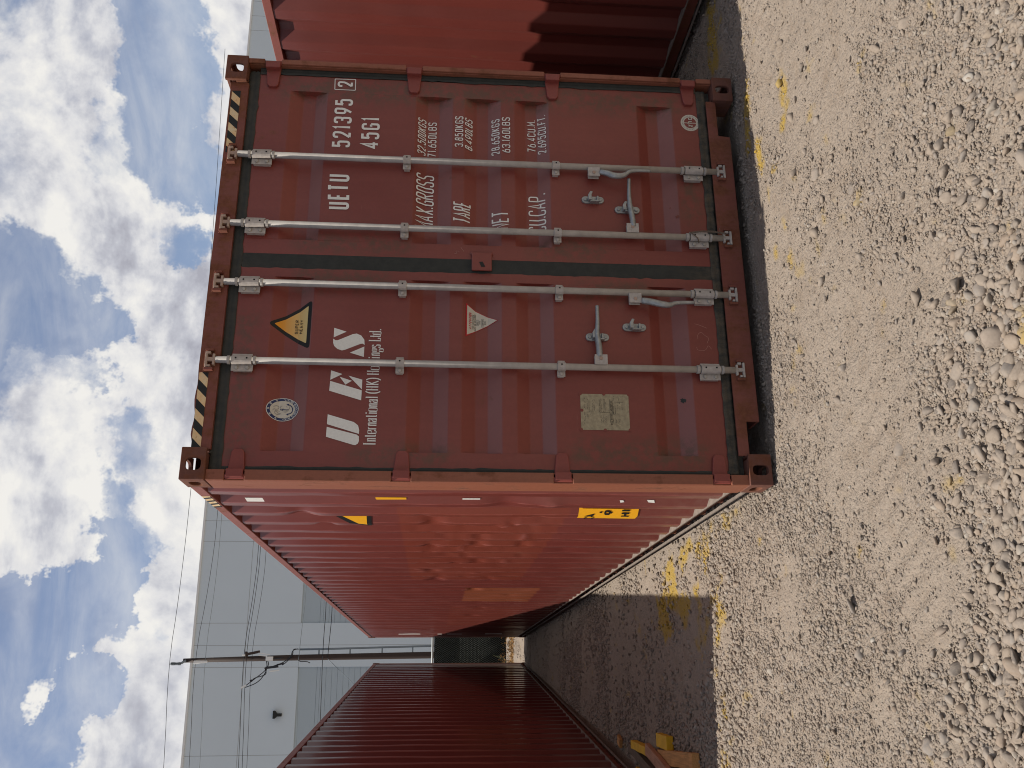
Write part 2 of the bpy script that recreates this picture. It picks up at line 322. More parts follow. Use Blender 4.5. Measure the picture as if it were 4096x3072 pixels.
# ------------------------------------------------------------------ stroke lettering
def chaikin(p, closed=False, it=3):
    for _ in range(it):
        q = []
        n = len(p)
        rngi = range(n) if closed else range(n-1)
        if not closed: q.append(p[0])
        for i in rngi:
            a, b = p[i], p[(i+1) % n]
            q.append((a[0]*.75+b[0]*.25, a[1]*.75+b[1]*.25)); q.append((a[0]*.25+b[0]*.75, a[1]*.25+b[1]*.75))
        if not closed: q.append(p[-1])
        p = q
    if closed: p = p+[p[0]]
    return p
w = .42
G = {
 '0': (w, [('c', [(0,.22),(0,0),(w,0),(w,.22),(w,.78),(w,1),(0,1),(0,.78)])]),
 '1': (.2, [('s', [(0,.86),(.17,1),(.17,0)])]),
 '2': (w, [('r', [(0,.72),(0,1),(w,1),(w,.72),(w*.95,.5),(0,.0)]), ('s', [(0,.0),(w,.0)])]),
 '3': (w, [('r', [(0,.80),(0,1),(w,1),(w,.78),(w,.54),(.35*w,.54)]), ('r', [(.35*w,.54),(w,.54),(w,.27),(w,0),(0,0),(0,.2)])]),
 '4': (w, [('s', [(.75*w,0),(.75*w,1),(0,.25),(w*1.1,.25)])]),
 '5': (w, [('s', [(w*.95,1),(.08*w,1),(.03*w,.56)]), ('r', [(.03*w,.56),(.2*w,.66),(w,.68),(w,.35),(w,0),(0,0),(0,.2)])]),
 '6': (w, [('r', [(.72*w,1),(.1*w,.62),(0,.4),(0,.2),(0,0),(w,0),(w,.3),(w,.62),(.1*w,.62),(0,.36)])]),
 '7': (w, [('s', [(0,1),(w,1),(.3*w,0)])]),
 '8': (w, [('c', [(.06*w,.77),(.06*w,.54),(.94*w,.54),(.94*w,.77),(.94*w,1),(.06*w,1)]), ('c', [(0,.27),(0,.54),(w,.54),(w,.27),(w,0),(0,0)])]),
 '9': (w, [('r', [(.28*w,0),(.9*w,.38),(w,.6),(w,.8),(w,1),(0,1),(0,.7),(0,.38),(.9*w,.38),(w,.64)])]),
 '.': (.08, [('s', [(.04,0),(.04,.1)])]), ' ': (.25, []),
 'A': (.46, [('s', [(0,0),(.23,1),(.46,0)]), ('s', [(.08,.28),(.38,.28)])]),
 'B': (w, [('s', [(0,0),(0,1)]), ('r', [(0,1),(w,1),(w,.78),(w,.54),(0,.54)]), ('r', [(0,.54),(w*1.05,.54),(w*1.05,.25),(w*1.05,0),(0,0)])]),
 'C': (w, [('r', [(w,.76),(w,1),(0,1),(0,.75),(0,.25),(0,0),(w,0),(w,.24)])]),
 'D': (w, [('s', [(0,0),(0,1)]), ('r', [(0,1),(w,1),(w,.7),(w,.3),(w,0),(0,0)])]),
 'E': (.36, [('s', [(.36,1),(0,1),(0,0),(.36,0)]), ('s', [(0,.52),(.3,.52)])]),
 'F': (.36, [('s', [(.36,1),(0,1),(0,0)]), ('s', [(0,.52),(.3,.52)])]),
 'G': (w, [('r', [(w,.76),(w,1),(0,1),(0,.75),(0,.25),(0,0),(w,0),(w,.22),(w,.48)]), ('s', [(w,.48),(.55*w,.48)])]),
 'H': (w, [('s', [(0,0),(0,1)]), ('s', [(w,0),(w,1)]), ('s', [(0,.52),(w,.52)])]),
 'I': (.05, [('s', [(.02,0),(.02,1)])]),
 'J': (.3, [('r', [(.3,1),(.3,.2),(.3,0),(0,0),(0,.2)])]),
 'K': (w, [('s', [(0,0),(0,1)]), ('s', [(w,1),(.02,.38)]), ('s', [(.12,.52),(w,0)])]),
 'L': (.34, [('s', [(0,1),(0,0),(.34,0)])]),
 'M': (.52, [('s', [(0,0),(0,1),(.26,.3),(.52,1),(.52,0)])]),
 'N': (w, [('s', [(0,0),(0,1),(w,0),(w,1)])]),
 'O': (w, [('c', [(0,.22),(0,0),(w,0),(w,.22),(w,.78),(w,1),(0,1),(0,.78)])]),
 'P': (w, [('s', [(0,0),(0,1)]), ('r', [(0,1),(w,1),(w,.74),(w,.46),(0,.46)])]),
 'R': (w, [('s', [(0,0),(0,1)]), ('r', [(0,1),(w,1),(w,.75),(w,.48),(0,.48)]), ('s', [(.5*w,.48),(w,0)])]),
 'S': (w, [('r', [(w,.8),(w,1),(0,1),(0,.78),(0,.56),(w,.46),(w,.22),(w,0),(0,0),(0,.2)])]),
 'T': (w, [('s', [(0,1),(w,1)]), ('s', [(w/2,1),(w/2,0)])]),
 'U': (w, [('r', [(0,1),(0,.22),(0,0),(w,0),(w,.22),(w,1)])]),
 'V': (w, [('s', [(0,1),(w/2,0),(w,1)])]),
 'W': (.6, [('s', [(0,1),(.15,0),(.3,.8),(.45,0),(.6,1)])]),
 'X': (w, [('s', [(0,0),(w,1)]), ('s', [(0,1),(w,0)])]),
 'Y': (w, [('s', [(0,1),(w/2,.45),(w,1)]), ('s', [(w/2,.45),(w/2,0)])]),
 'Z': (w, [('s', [(0,1),(w,1),(0,0),(w,0)])]),
 'z': (.34, [('s', [(0,.62),(.34,.62),(0,0),(.34,0)])]),
 'h': (.36, [('s', [(0,0),(0,1)]), ('r', [(0,.45),(0,.64),(.36,.64),(.36,.4),(.36,0)])]),
 'c': (.34, [('r', [(.34,.46),(.34,.64),(0,.64),(0,.4),(0,.2),(0,0),(.34,0),(.34,.18)])]),
}
def sv(x, h=1, b=0): return [('s', [(x, b), (x, h)]), ('s', [(x-.09, b), (x+.09, b)])]
SG = {   # serif letters: thick uprights, thin cross strokes, small feet
 'I': (.3, sv(.15)+[('s', [(.04,1),(.26,1)])]),
 'n': (.44, sv(.1, .66)+sv(.36, .45)+[('s', [(0,.66),(.1,.66)]), ('r', [(.1,.5),(.2,.7),(.36,.68),(.36,.45)])]),
 't': (.28, [('r', [(.12,.9),(.12,.15),(.14,-.02),(.28,.04)]), ('s', [(0,.65),(.27,.65)])]),
 'e': (.38, [('r', [(.02,.36),(.37,.36),(.37,.68),(.2,.7),(.02,.66),(.02,.3),(.05,-.04),(.3,-.04),(.38,.14)])]),
 'r': (.32, sv(.1, .66)+[('s', [(0,.66),(.1,.66)]), ('r', [(.1,.5),(.18,.68),(.32,.64)])]),
 'a': (.4, [('r', [(.04,.52),(.08,.68),(.3,.7),(.3,.45),(.3,.1),(.34,0),(.4,.04)]), ('r', [(.3,.42),(.02,.34),(.0,.0),(.2,-.04),(.3,.12)])]),
 'i': (.22, sv(.11, .66)+[('s', [(.02,.66),(.11,.66)]), ('s', [(.11,.84),(.11,.95)])]),
 'o': (.42, [('c', [(0,.33),(0,0),(.2,-.03),(.4,0),(.4,.33),(.4,.68),(.2,.7),(0,.68)])]),
 'l': (.2, sv(.1, 1)+[('s', [(.0,1),(.1,1)])]),
 '(': (.2, [('r', [(.2,1.05),(.0,.75),(.0,.1),(.2,-.2)])]), ')': (.2, [('r', [(0,1.05),(.2,.75),(.2,.1),(0,-.2)])]),
 'H': (.56, sv(.1)+sv(.46)+[('s', [(.1,.52),(.46,.52)]), ('s', [(.02,1),(.18,1)]), ('s', [(.38,1),(.54,1)])]),
 'K': (.54, sv(.1)+[('s', [(.02,1),(.18,1)]), ('s', [(.46,1),(.12,.42)]), ('s', [(.2,.55),(.5,0)]), ('s', [(.4,1),(.54,1)]), ('s', [(.42,0),(.56,0)])]),
 'd': (.44, [('s', [(.34,0),(.34,1)]), ('s', [(.24,1),(.34,1)]), ('s', [(.34,0),(.44,0)]), ('r', [(.34,.55),(.28,.68),(.0,.7),(.0,.33),(.0,-.04),(.28,-.04),(.34,.12)])]),
 'g': (.42, [('c', [(.04,.46),(.04,.26),(.32,.26),(.32,.46),(.32,.68),(.04,.68)]), ('s', [(.28,.62),(.42,.68)]), ('c', [(.0,-.14),(.0,-.3),(.36,-.3),(.36,-.12),(.34,.06),(.06,.1)])]),
 's': (.32, [('r', [(.28,.54),(.26,.7),(.02,.7),(.02,.5),(.05,.38),(.3,.32),(.3,.14),(.28,-.04),(.03,-.04),(.01,.14)])]),
 'L': (.44, sv(.12)+[('s', [(.02,1),(.22,1)]), ('s', [(.12,0),(.42,0),(.44,.24)])]),
 '.': (.12, [('s', [(.06,-.02),(.06,.09)])]), ' ': (.2, []),
}
def ribbon(mb, pts, wd, lay, serif=False, mi=0, zoff=0.):
    P = [Vector((a, b)) for a, b in pts]; n = len(P); L = []; Rr = []
    closed = (P[0]-P[-1]).length < 1e-6
    for i in range(n):
        a = P[i-1] if i > 0 else (P[-2] if closed else None)
        b = P[i+1] if i < n-1 else (P[1] if closed else None)
        d1 = (P[i]-a).normalized() if a is not None else None; d2 = (b-P[i]).normalized() if b is not None else None
        if d1 is None: d1 = d2
        if d2 is None: d2 = d1
        t = d1+d2
        t = t.normalized() if t.length > 1e-4 else d1
        nn = Vector((-t.y, t.x)); c = max(.45, nn.dot(Vector((-d1.y, d1.x))))
        hw = wd/2/c
        if serif: hw = (wd*.18+wd*.55*abs(t.y)**1.5)*.9/c
        L.append(P[i]+nn*hw); Rr.append(P[i]-nn*hw)
    vs = [(p.x, zoff-i*.00003, p.y) for i, p in enumerate(L)]+[(p.x, zoff-i*.00003, p.y) for i, p in enumerate(Rr)]
    mb.add(vs, [(i, i+1, n+i+1, n+i) for i in range(n-1)], mi)
def lettering(mb, s, x0, z0, x1, z1, h, stroke, gap=.16, slant=0, font=None, serif=False, mi=0, lay=0):
    """string along the line (x0,z0)-(x1,z1), cap height h"""
    font = font or G
    tot = 0; pos = []
    for ch in s:
        gw, st = font.get(ch, (w, [])); pos.append(tot); tot += gw+gap
    tot -= gap; L = math.hypot(x1-x0, z1-z0); kx = L/tot; ux, uz = (x1-x0)/L, (z1-z0)/L
    c = 0; ins = 0 if serif else stroke*.5; hh = h-2*ins
    for ch, p in zip(s, pos):
        for kind, pts in font.get(ch, (w, []))[1]:
            q = chaikin(pts, kind == 'c') if kind != 's' else pts
            gw_ = max(font.get(ch, (w, []))[0], .1); q = [((p+a)*kx+(ins*(1-2*min(1, max(0, a/gw_))) if gw_ > .15 else 0)+slant*b*h, ins+b*hh) for a, b in q]
            q = [(x0+a*ux, z0+a*uz+b) for a, b in q]
            ribbon(mb, q, stroke, None, serif, mi, -(c % 4)*.0004-lay*.0016); c += 1
def flat(mb, poly, lay=0, mi=0, yadd=0):
    n = len(poly); mb.add([(a, -lay*.0014-yadd, b) for a, b in poly], [tuple(range(n))], mi)

# ------------------------------------------------------------------ container geometry
W_, H_ = 2.438, 2.896
BANDS = [(2.542,2.471,2.402,2.332), (1.835,1.769,1.702,1.626), (1.559,1.489,1.425,1.352), (1.275,1.21,1.145,1.077), (.563,.502,.435,.354)]
DY = .060; DEP = .034
def door_y(z):
    for a, b, c, d in BANDS:
        if a >= z >= d:
            if z > b: return DY+DEP*(a-z)/(a-b)
            if z > c: return DY+DEP
            return DY+DEP*(z-d)/(c-d)
    return DY
ZBR = sorted(z for b in BANDS for z in b)
PITCH_, FL, SL, DPT = .288, .0745, .070, .043
def side_dep(y, y0=.385):      # 0 on the outer flats, .036 in the troughs
    t = (y-y0) % PITCH_
    if t < SL: return DPT*t/SL
    if t < PITCH_-FL-SL: return DPT
    if t < PITCH_-FL: return DPT*(PITCH_-FL-t)/SL
    return 0.
def side_breaks(a, b):
    out = []
    k = math.floor((a-.385)/PITCH_)-1
    while .385+k*PITCH_ < b+PITCH_:
        for t in (0, SL, PITCH_-FL-SL, PITCH_-FL):
            y = .385+k*PITCH_+t
            if a < y < b: out.append(y)
        k += 1
    return sorted(out)
def drape(mb, name, mt, parent, mode='door', off=.0016, side_x=.010):
    me = bpy.data.meshes.new(name); me.from_pydata(mb.v, [], mb.f)
    for q in (mt if isinstance(mt, (list, tuple)) else [mt]): me.materials.append(q)
    if any(mb.m): me.polygons.foreach_set('material_index', mb.m)
    bm = bmesh.new(); bm.from_mesh(me)
    bmesh.ops.triangulate(bm, faces=[f for f in bm.faces if len(f.verts) > 4])
    zs = [v.co.z for v in bm.verts]; xs = [v.co.x for v in bm.verts]
    if mode == 'door':
        for z in ZBR:
            if min(zs) < z < max(zs):
                bmesh.ops.bisect_plane(bm, geom=bm.verts[:]+bm.edges[:]+bm.faces[:], plane_co=(0, 0, z), plane_no=(0, 0, 1))
        for v in bm.verts: v.co.y = door_y(v.co.z)-off+v.co.y
    elif mode == 'side':     # authored in (y as x, z): turn it onto the long side
        for y in side_breaks(min(xs), max(xs)):
            bmesh.ops.bisect_plane(bm, geom=bm.verts[:]+bm.edges[:]+bm.faces[:], plane_co=(y, 0, 0), plane_no=(1, 0, 0))
        for v in bm.verts:
            y, lay, z = v.co; v.co = (side_x+side_dep(y)-off-.0015+lay+dent(y, z), y, z)
    bm.to_mesh(me); bm.free()
    return link(name, me, parent)

_rd = random.Random(11)
DENTS = [(_rd.uniform(.95, 4.1), _rd.uniform(1.0, 1.88), _rd.choice((-1, 1, 1))*_rd.uniform(.006, .012), _rd.uniform(.035, .07)) for _ in range(46)]+[(1.187,1.70,.016,.10),(1.299,1.503,.014,.07),(1.306,1.127,.018,.11),(1.708,1.385,.014,.07),(2.086,1.717,.018,.09),(1.859,1.662,.013,.07),(2.132,1.469,.016,.09),
 (2.025,1.389,.016,.08),(3.003,1.784,.018,.08),(3.427,1.713,.02,.09),(3.897,1.239,.026,.10),(4.074,1.674,.02,.09),(1.855,1.524,.012,.06),(.95,2.45,.02,.13),(1.25,2.35,.018,.09),
 (1.0,.62,.010,.10),(2.5,1.6,.014,.1),(2.9,1.35,.012,.09),(3.3,1.5,.016,.1),(1.6,1.05,.01,.1),(6.2,1.2,.02,.1),(7.0,1.15,.02,.1),(8.0,1.2,.02,.12),(4.9,1.3,.02,.1),(5.4,.9,.015,.1),(2.2,.75,.01,.12),(.62,1.3,.012,.16),(.6,1.05,-.008,.12)]
def dent(y, z):
    s = 0
    for a, b, amp, r in DENTS:
        d2 = ((y-a)/(r*.7))**2+((z-b)/(r*.5))**2
        if d2 < 9: s += 1.35*amp*math.exp(-d2)
    return s
def vnoise1(t, seed):
    i = math.floor(t); f = t-i; f = f*f*(3-2*f)
    h = lambda k: (math.sin(k*127.1+seed*311.7)*43758.5453) % 1
    return h(i)*(1-f)+h(i+1)*f-.5

def side_panel(name, mt, parent, side, L, y0, y1, z0=.165, z1=2.835, dents=False, nz=70, wob=.0022, plate=.012):
    ys = [y0]
    for y in side_breaks(y0, y1): ys += [y-.007, y-.0025, y+.0025, y+.007]
    ys = sorted(set(round(y, 4) for y in ys+[y1] if y0 <= y <= y1))
    # extra samples inside long faces
    full = [ys[0]]
    for a, b in zip(ys, ys[1:]):
        k = max(1, int((b-a)/.03)); full += [a+(b-a)*(i+1)/k for i in range(k)]
    ys = full; zs = np.linspace(z0, z1, nz)
    sx = .010 if side == 'left' else W_-.010; sg = 1 if side == 'left' else -1
    vs = []
    def sm(y):      # rounded press folds
        return (side_dep(y-.004)+side_dep(y)+side_dep(y+.004)+side_dep(y-.002)+side_dep(y+.002))/5
    base = [sm(y) for y in ys]
    for z in zs:
        for y, bdep in zip(ys, base):
            k = int((y-.385)/PITCH_)
            ed = min(1, (z-z0)/.2, (z1-z)/.2)
            d = bdep+wob*2*ed*vnoise1(z*1.9+k*7.3, k % 17+3)+wob*1.3*ed*vnoise1(z*6+k*3.3+y*3, k % 11+1)
            if dents: d += dent(y, z)*ed
            vs.append((sx+sg*d, y, z))
    n = len(ys); fs = []
    for j in range(len(zs)-1):
        for i in range(n-1): fs.append((j*n+i, j*n+i+1, (j+1)*n+i+1, (j+1)*n+i))
    mb = MB(); mb.add(vs, fs)
    o = mb.build(name, mt, parent, smooth=True)
    return o

def holed(mb, o, u, v, nrm, wu, wv, th, hc, hr, N=32):
    """plate spanned by u,v from corner o with a long rounded hole; nrm points inward"""
    o, u, v, nrm = map(Vector, (o, u, v, nrm))
    inn, out = [], []
    for k in range(N):
        a = 2*math.pi*(k+.5)/N; ca, sa = math.cos(a), math.sin(a)
        ex = 3.2
        rr = (abs(ca)**ex+abs(sa)**ex)**(-1/ex)
        inn.append((hc[0]+hr[0]*ca*rr, hc[1]+hr[1]*sa*rr))
        t = 1e9
        for c, lim0, lim1, cc in ((ca, 0, wu, hc[0]), (sa, 0, wv, hc[1])):
            if c > 1e-9: t = min(t, (lim1-cc)/c)
            if c < -1e-9: t = min(t, (lim0-cc)/c)
        out.append([hc[0]+ca*t, hc[1]+sa*t])
    for cx, cy in ((0, 0), (wu, 0), (0, wv), (wu, wv)):      # snap the nearest samples to the corners
        k = min(range(N), key=lambda i: (out[i][0]-cx)**2+(out[i][1]-cy)**2); out[k] = [cx, cy]
    P = lambda p, d: o+u*p[0]+v*p[1]+nrm*d
    vs = [P(p, 0) for p in out]+[P(p, 0) for p in inn]+[P(p, th) for p in out]+[P(p, th) for p in inn]
    fs = []
    for k in range(N):
        k2 = (k+1) % N
        fs += [(k, k2, N+k2, N+k), (2*N+k, 3*N+k, 3*N+k2, 2*N+k2), (N+k, N+k2, 3*N+k2, 3*N+k), (k, 2*N+k, 2*N+k2, k2)]
    mb.add(vs, fs)
def casting(parent, xs, ys, zs, L):
    """corner casting; xs,ys,zs in {0,1} choose the corner"""
    cw, cl, ch, th = .160, .178, .118, .020
    X0 = 0 if xs == 0 else W_-cw; Y0 = 0 if ys == 0 else L-cl; Z0 = 0 if zs == 0 else H_-ch
    mb = MB()
    fy, fn = (Y0, (0, 1, 0)) if ys == 0 else (Y0+cl, (0, -1, 0))
    holed(mb, (X0, fy, Z0), (1, 0, 0), (0, 0, 1), fn, cw, ch, th, (.078 if xs == 0 else .078, .058), (.026, .040) if zs == 0 else (.030, .036))
    fx, fn2 = (X0, (1, 0, 0)) if xs == 0 else (X0+cw, (-1, 0, 0))
    holed(mb, (fx, Y0+th, Z0), (0, 1, 0), (0, 0, 1), fn2, cl-th, ch, th, (.075, .06), (.040, .026))
    fz, fn3 = (Z0, (0, 0, 1)) if zs == 0 else (Z0+ch, (0, 0, -1))
    holed(mb, (X0+th, Y0+th, fz), (1, 0, 0), (0, 1, 0), fn3, cw-th*2+.0, cl-th*2, th, (.06, .07), (.032, .055))
    # inner walls (the top ones are open enough to see the sky through)
    xi0, xi1 = (X0+cw-th*.4, X0+cw) if xs == 0 else (X0, X0+th*.4)
    mb.box(xi0, xi1, Y0+th, Y0+cl-th, Z0+(0 if zs == 0 else .0), Z0+(ch if zs == 0 else .06))
    yi0, yi1 = (Y0+cl-.012, Y0+cl) if ys == 0 else (Y0, Y0+.012)
    mb.box(X0+th, X0+cw-th, yi0, yi1, Z0+(0 if zs == 0 else .0), Z0+(ch if zs == 0 else .045))
    zi = (Z0+ch-.012, Z0+ch) if zs == 0 else (Z0, Z0+.012)
    mb.box(X0+th, X0+cw-th, Y0+th, Y0+cl-th, *zi)
    return mb.build('corner_casting', M['casting'], parent, bevel=.006, seg=2)

def door_leaf(name, parent, x0, x1, f0, f1, mt, zb=.200, zt=2.722):
    zs = sorted(set([zb, zt]+ZBR+[z+s for z in ZBR for s in (-.004, .004)]+list(np.linspace(zb, zt, 40))))
    zs = [z for i, z in enumerate(zs) if i == 0 or z-zs[i-1] > .0015]
    xs = [x0, x0+.003, f0-.0001]+list(np.linspace(f0+.004, f1-.004, 26))+[f1+.0001, x1-.003, x1]
    vs = []; n = len(xs)
    for z in zs:
        dep = (door_y(z-.003)+door_y(z)+door_y(z+.003))/3
        for i, x in enumerate(xs):
            y = DY
            if f0 < x < f1: y = dep+.0012*math.sin(x*5+z*3)
            if i in (0, n-1): y = DY+.004
            vs.append((x, y, z))
    fs = [(j*n+i, j*n+i+1, (j+1)*n+i+1, (j+1)*n+i) for j in range(len(zs)-1) for i in range(n-1)]
    mb = MB(); mb.add(vs, fs)
    mb.box(x0, x1, DY+.045, DY+.055, zb, zt)
    o = mb.build(name, mt, parent, smooth=False)
    return o

BARX = (.615, 1.045, 1.387, 1.808); BY = .020; BR = .0175
def bolt(mb, x, z, y, r=.011, mi=0):
    mb.tube([(x, y+.004, z), (x, y-.006, z)], r, 6, mi=mi)
def hardware(door, bars, main=True):
    for x in bars:
        xt = x+(.006 if x < 1 else 0)
        mb = MB(); mb.tube([(x, BY, .135), (x, BY, 2.785)], BR, 20)
        b = mb.build('locking_bar', M['bar'], door, smooth=True)
        for zc, s in ((2.815, 1), (.107, -1)):                       # hooked cams at both ends
            mb = MB(); mb.tube([(x, BY, zc-.022*s), (x, BY, zc-.05*s)], .015, 12)
            mb.box(x-.042, x+.040, BY-.012, BY+.012, zc+.016*s-.006, zc+.016*s+.006)
            mb.box(x-.030, x+.028, BY-.012, BY+.012, zc-.020*s-.006, zc-.020*s+.006)
            mb.box(x-.010, x+.010, BY-.010, BY+.010, zc-.02, zc+.02)
            mb.box(x-.042, x-.030, BY-.014, BY+.012, zc-.006, zc+.02 if s > 0 else zc+.006)
            mb.box(x+.028, x+.040, BY-.014, BY+.012, zc-.004, zc+.016)
            mb.build('locking_cam', M['rustpart'] if s > 0 else M['bracket'], door, bevel=.002)
            mb = MB()
            mb.box(x-.058, x-.045, .004, .036, zc-.020, zc+.024); mb.box(x+.043, x+.055, .004, .036, zc-.018, zc+.022)
            mb.box(x-.058, x+.055, .026, .036, zc+.024, zc+.031)
            mb.build('cam_keeper', M['frame'], door, bevel=.002)
        for z0, z1 in ((2.604, 2.712), (.212, .322)):                # long bearing brackets
            mb = MB()
            mb.box(x-.053, x-.018, BY+.010, BY+.016, z0, z1)
            n = 9; outer = [(x+.0235*math.cos(a), BY+.0235*math.sin(a)) for a in np.linspace(math.pi*.98, math.pi*2.02, n)]
            inner = [(x+.0195*math.cos(a), BY+.0195*math.sin(a)) for a in np.linspace(math.pi*2.02, math.pi*.98, n)]
            ring = outer+inner; k = len(ring)
            mb.add([(a, b_, z0+.004) for a, b_ in ring]+[(a, b_, z1-.004) for a, b_ in ring],
                   [(i, (i+1) % k, k+(i+1) % k, k+i) for i in range(k)]+[tuple(range(k))[::-1], tuple(range(k, 2*k))])
            mb.box(x-.050, x-.024, BY+.016, DY+.001, z0+.008, z1-.008); mb.box(x+.0215, x+.034, BY, DY+.001, z0+.004, z1-.004)
            mb.build('bearing_bracket', M['bracket'], door, bevel=.003)
            for zz in (z0+.027, z1-.027):
                mb = MB(); bolt(mb, x-.037, zz, BY+.008, .010); mb.build('bolt', M['bolt'], door, bevel=.002)
                mb = MB(); mb.tube([(x+.004, BY-.0228, zz), (x+.004, BY-.0245, zz)], .0045, 10); mb.build('rivet_hole', M['hole'], door)
            for za, zb_ in ((z0-.016, z0-.003), (z1+.003, z1+.018)):
                mb = MB(); mb.tube([(x, BY, za), (x, BY, zb_)], .0225, 16); mb.build('collar', M['bar'], door, smooth=False, bevel=.002)
        for z0, z1 in ((1.853, 1.896), (1.028, 1.070)):
            mb = MB()
            mb.box(x-.050, x-.017, BY+.012, BY+.017, z0, z1); mb.box(x-.048, x-.026, BY+.017, DY+.001, z0+.005, z1-.005)
            n = 9; outer = [(x+.0225*math.cos(a), BY+.0225*math.sin(a)) for a in np.linspace(math.pi*.95, math.pi*2.05, n)]
            inner = [(x+.0185*math.cos(a), BY+.0185*math.sin(a)) for a in np.linspace(math.pi*2.05, math.pi*.95, n)]
            ring = outer+inner; k = len(ring)
            mb.add([(a, b_, z0) for a, b_ in ring]+[(a, b_, z1) for a, b_ in ring],
                   [(i, (i+1) % k, k+(i+1) % k, k+i) for i in range(k)]+[tuple(range(k))[::-1], tuple(range(k, 2*k))])
            mb.box(x+.018, x+.034, BY+.002, DY+.001, z0+.003, z1-.003)
            bolt(mb, x-.036, (z0+z1)/2, BY+.010, .009)
            mb.tube([(x+.006, BY-.021, (z0+z1)/2), (x+.006, BY-.0235, (z0+z1)/2)], .0045, 10, mi=1)
            mb.build('bar_guide', [M['bracket'], M['hole']], door, bevel=.002)
    if not main: return
def hub(door, x, z, s):
    mb = MB(); mb.box(min(x+s*.010, x+s*.066), max(x+s*.010, x+s*.066), BY-.020, BY-.013, z-.033, z+.034)
    mb.box(min(x+s*.010, x+s*.066), max(x+s*.010, x+s*.066), BY+.009, BY+.016, z-.030, z+.031)
    mb.box(min(x+s*.010, x+s*.022), max(x+s*.010, x+s*.022), BY-.013, BY+.009, z-.033, z+.033)
    mb.tube([(x+s*.044, BY-.024, z+.002), (x+s*.044, BY+.02, z+.002)], .0095, 12, mi=1)
    return mb.build('handle_hub', [M['bracket'], M['rustpart']], door, bevel=.002)
def handle(door, pts, rs):
    P = chaikin_3d(pts); n = len(P); rr = [np.interp(i/(n-1), np.linspace(0, 1, len(rs)), rs) for i in range(n)]
    mb = MB(); mb.tube(P, [float(r) for r in rr], 10)
    o = mb.build('handle', M['galv'], door, smooth=True)
    return o
def chaikin_3d(p, it=2):
    p = [Vector(q) for q in p]
    for _ in range(it):
        q = [p[0]]
        for a, b in zip(p, p[1:]): q += [a*.75+b*.25, a*.25+b*.75]
        p = q+[p[-1]]
    return p
def keeper(door, x, z0, z1, catch):
    mb = MB(); zc = (z0+z1)/2; hh = (z1-z0)/2; r = .021
    poly = [(x+r*math.cos(a), z1-r+r*math.sin(a)) for a in np.linspace(0, math.pi, 9)]+[(x+r*math.cos(a), z0+r+r*math.sin(a)) for a in np.linspace(math.pi, 2*math.pi, 9)]
    mb.prism(poly, DY-.012, DY+.002)
    bolt(mb, x, z1-.021, DY-.013, .011); bolt(mb, x, z0+.021, DY-.013, .011)
    mb.box(x-.020, x+.014, DY-.034, DY-.012, zc-.030, zc-.018)
    mb.box(x-.024, x-.016, DY-.040, DY-.010, zc-.034, zc+.018)
    mb.prism([(x-.018+catch*.0, zc+.008), (x+.012, zc+.012), (x+.034, zc+.004), (x+.036, zc+.018), (x+.012, zc+.032), (x-.016, zc+.030)], DY-.046, DY-.036)
    mb.box(x-.016, x+.006, DY-.036, DY-.012, zc+.018, zc+.030)
    return mb.build('handle_keeper', M['galv'], door, bevel=.003)
def hinge(parent, side, z, h=.082):
    s = 1 if side == 0 else -1; xb = 0 if side == 0 else W_
    X = lambda t: xb+s*t
    mb = MB()
    poly = [(X(.052), z-h/2), (X(.150), z-h*.40), (X(.166), z-h*.26), (X(.166), z+h*.22), (X(.150), z+h*.37), (X(.052), z+h/2)]
    if s < 0: poly = poly[::-1]
    mb.prism(poly, DY-.017, DY+.006)
    mb.box(min(X(.018), X(.060)), max(X(.018), X(.060)), .012, DY+.004, z-h/2, z+h/2)
    mb.tube([(X(.024), .030, z-h/2-.006), (X(.024), .030, z+h/2+.006)], .013, 12)
    o = mb.build('hinge', M['hinge'], parent, bevel=.005, seg=3)
    return o

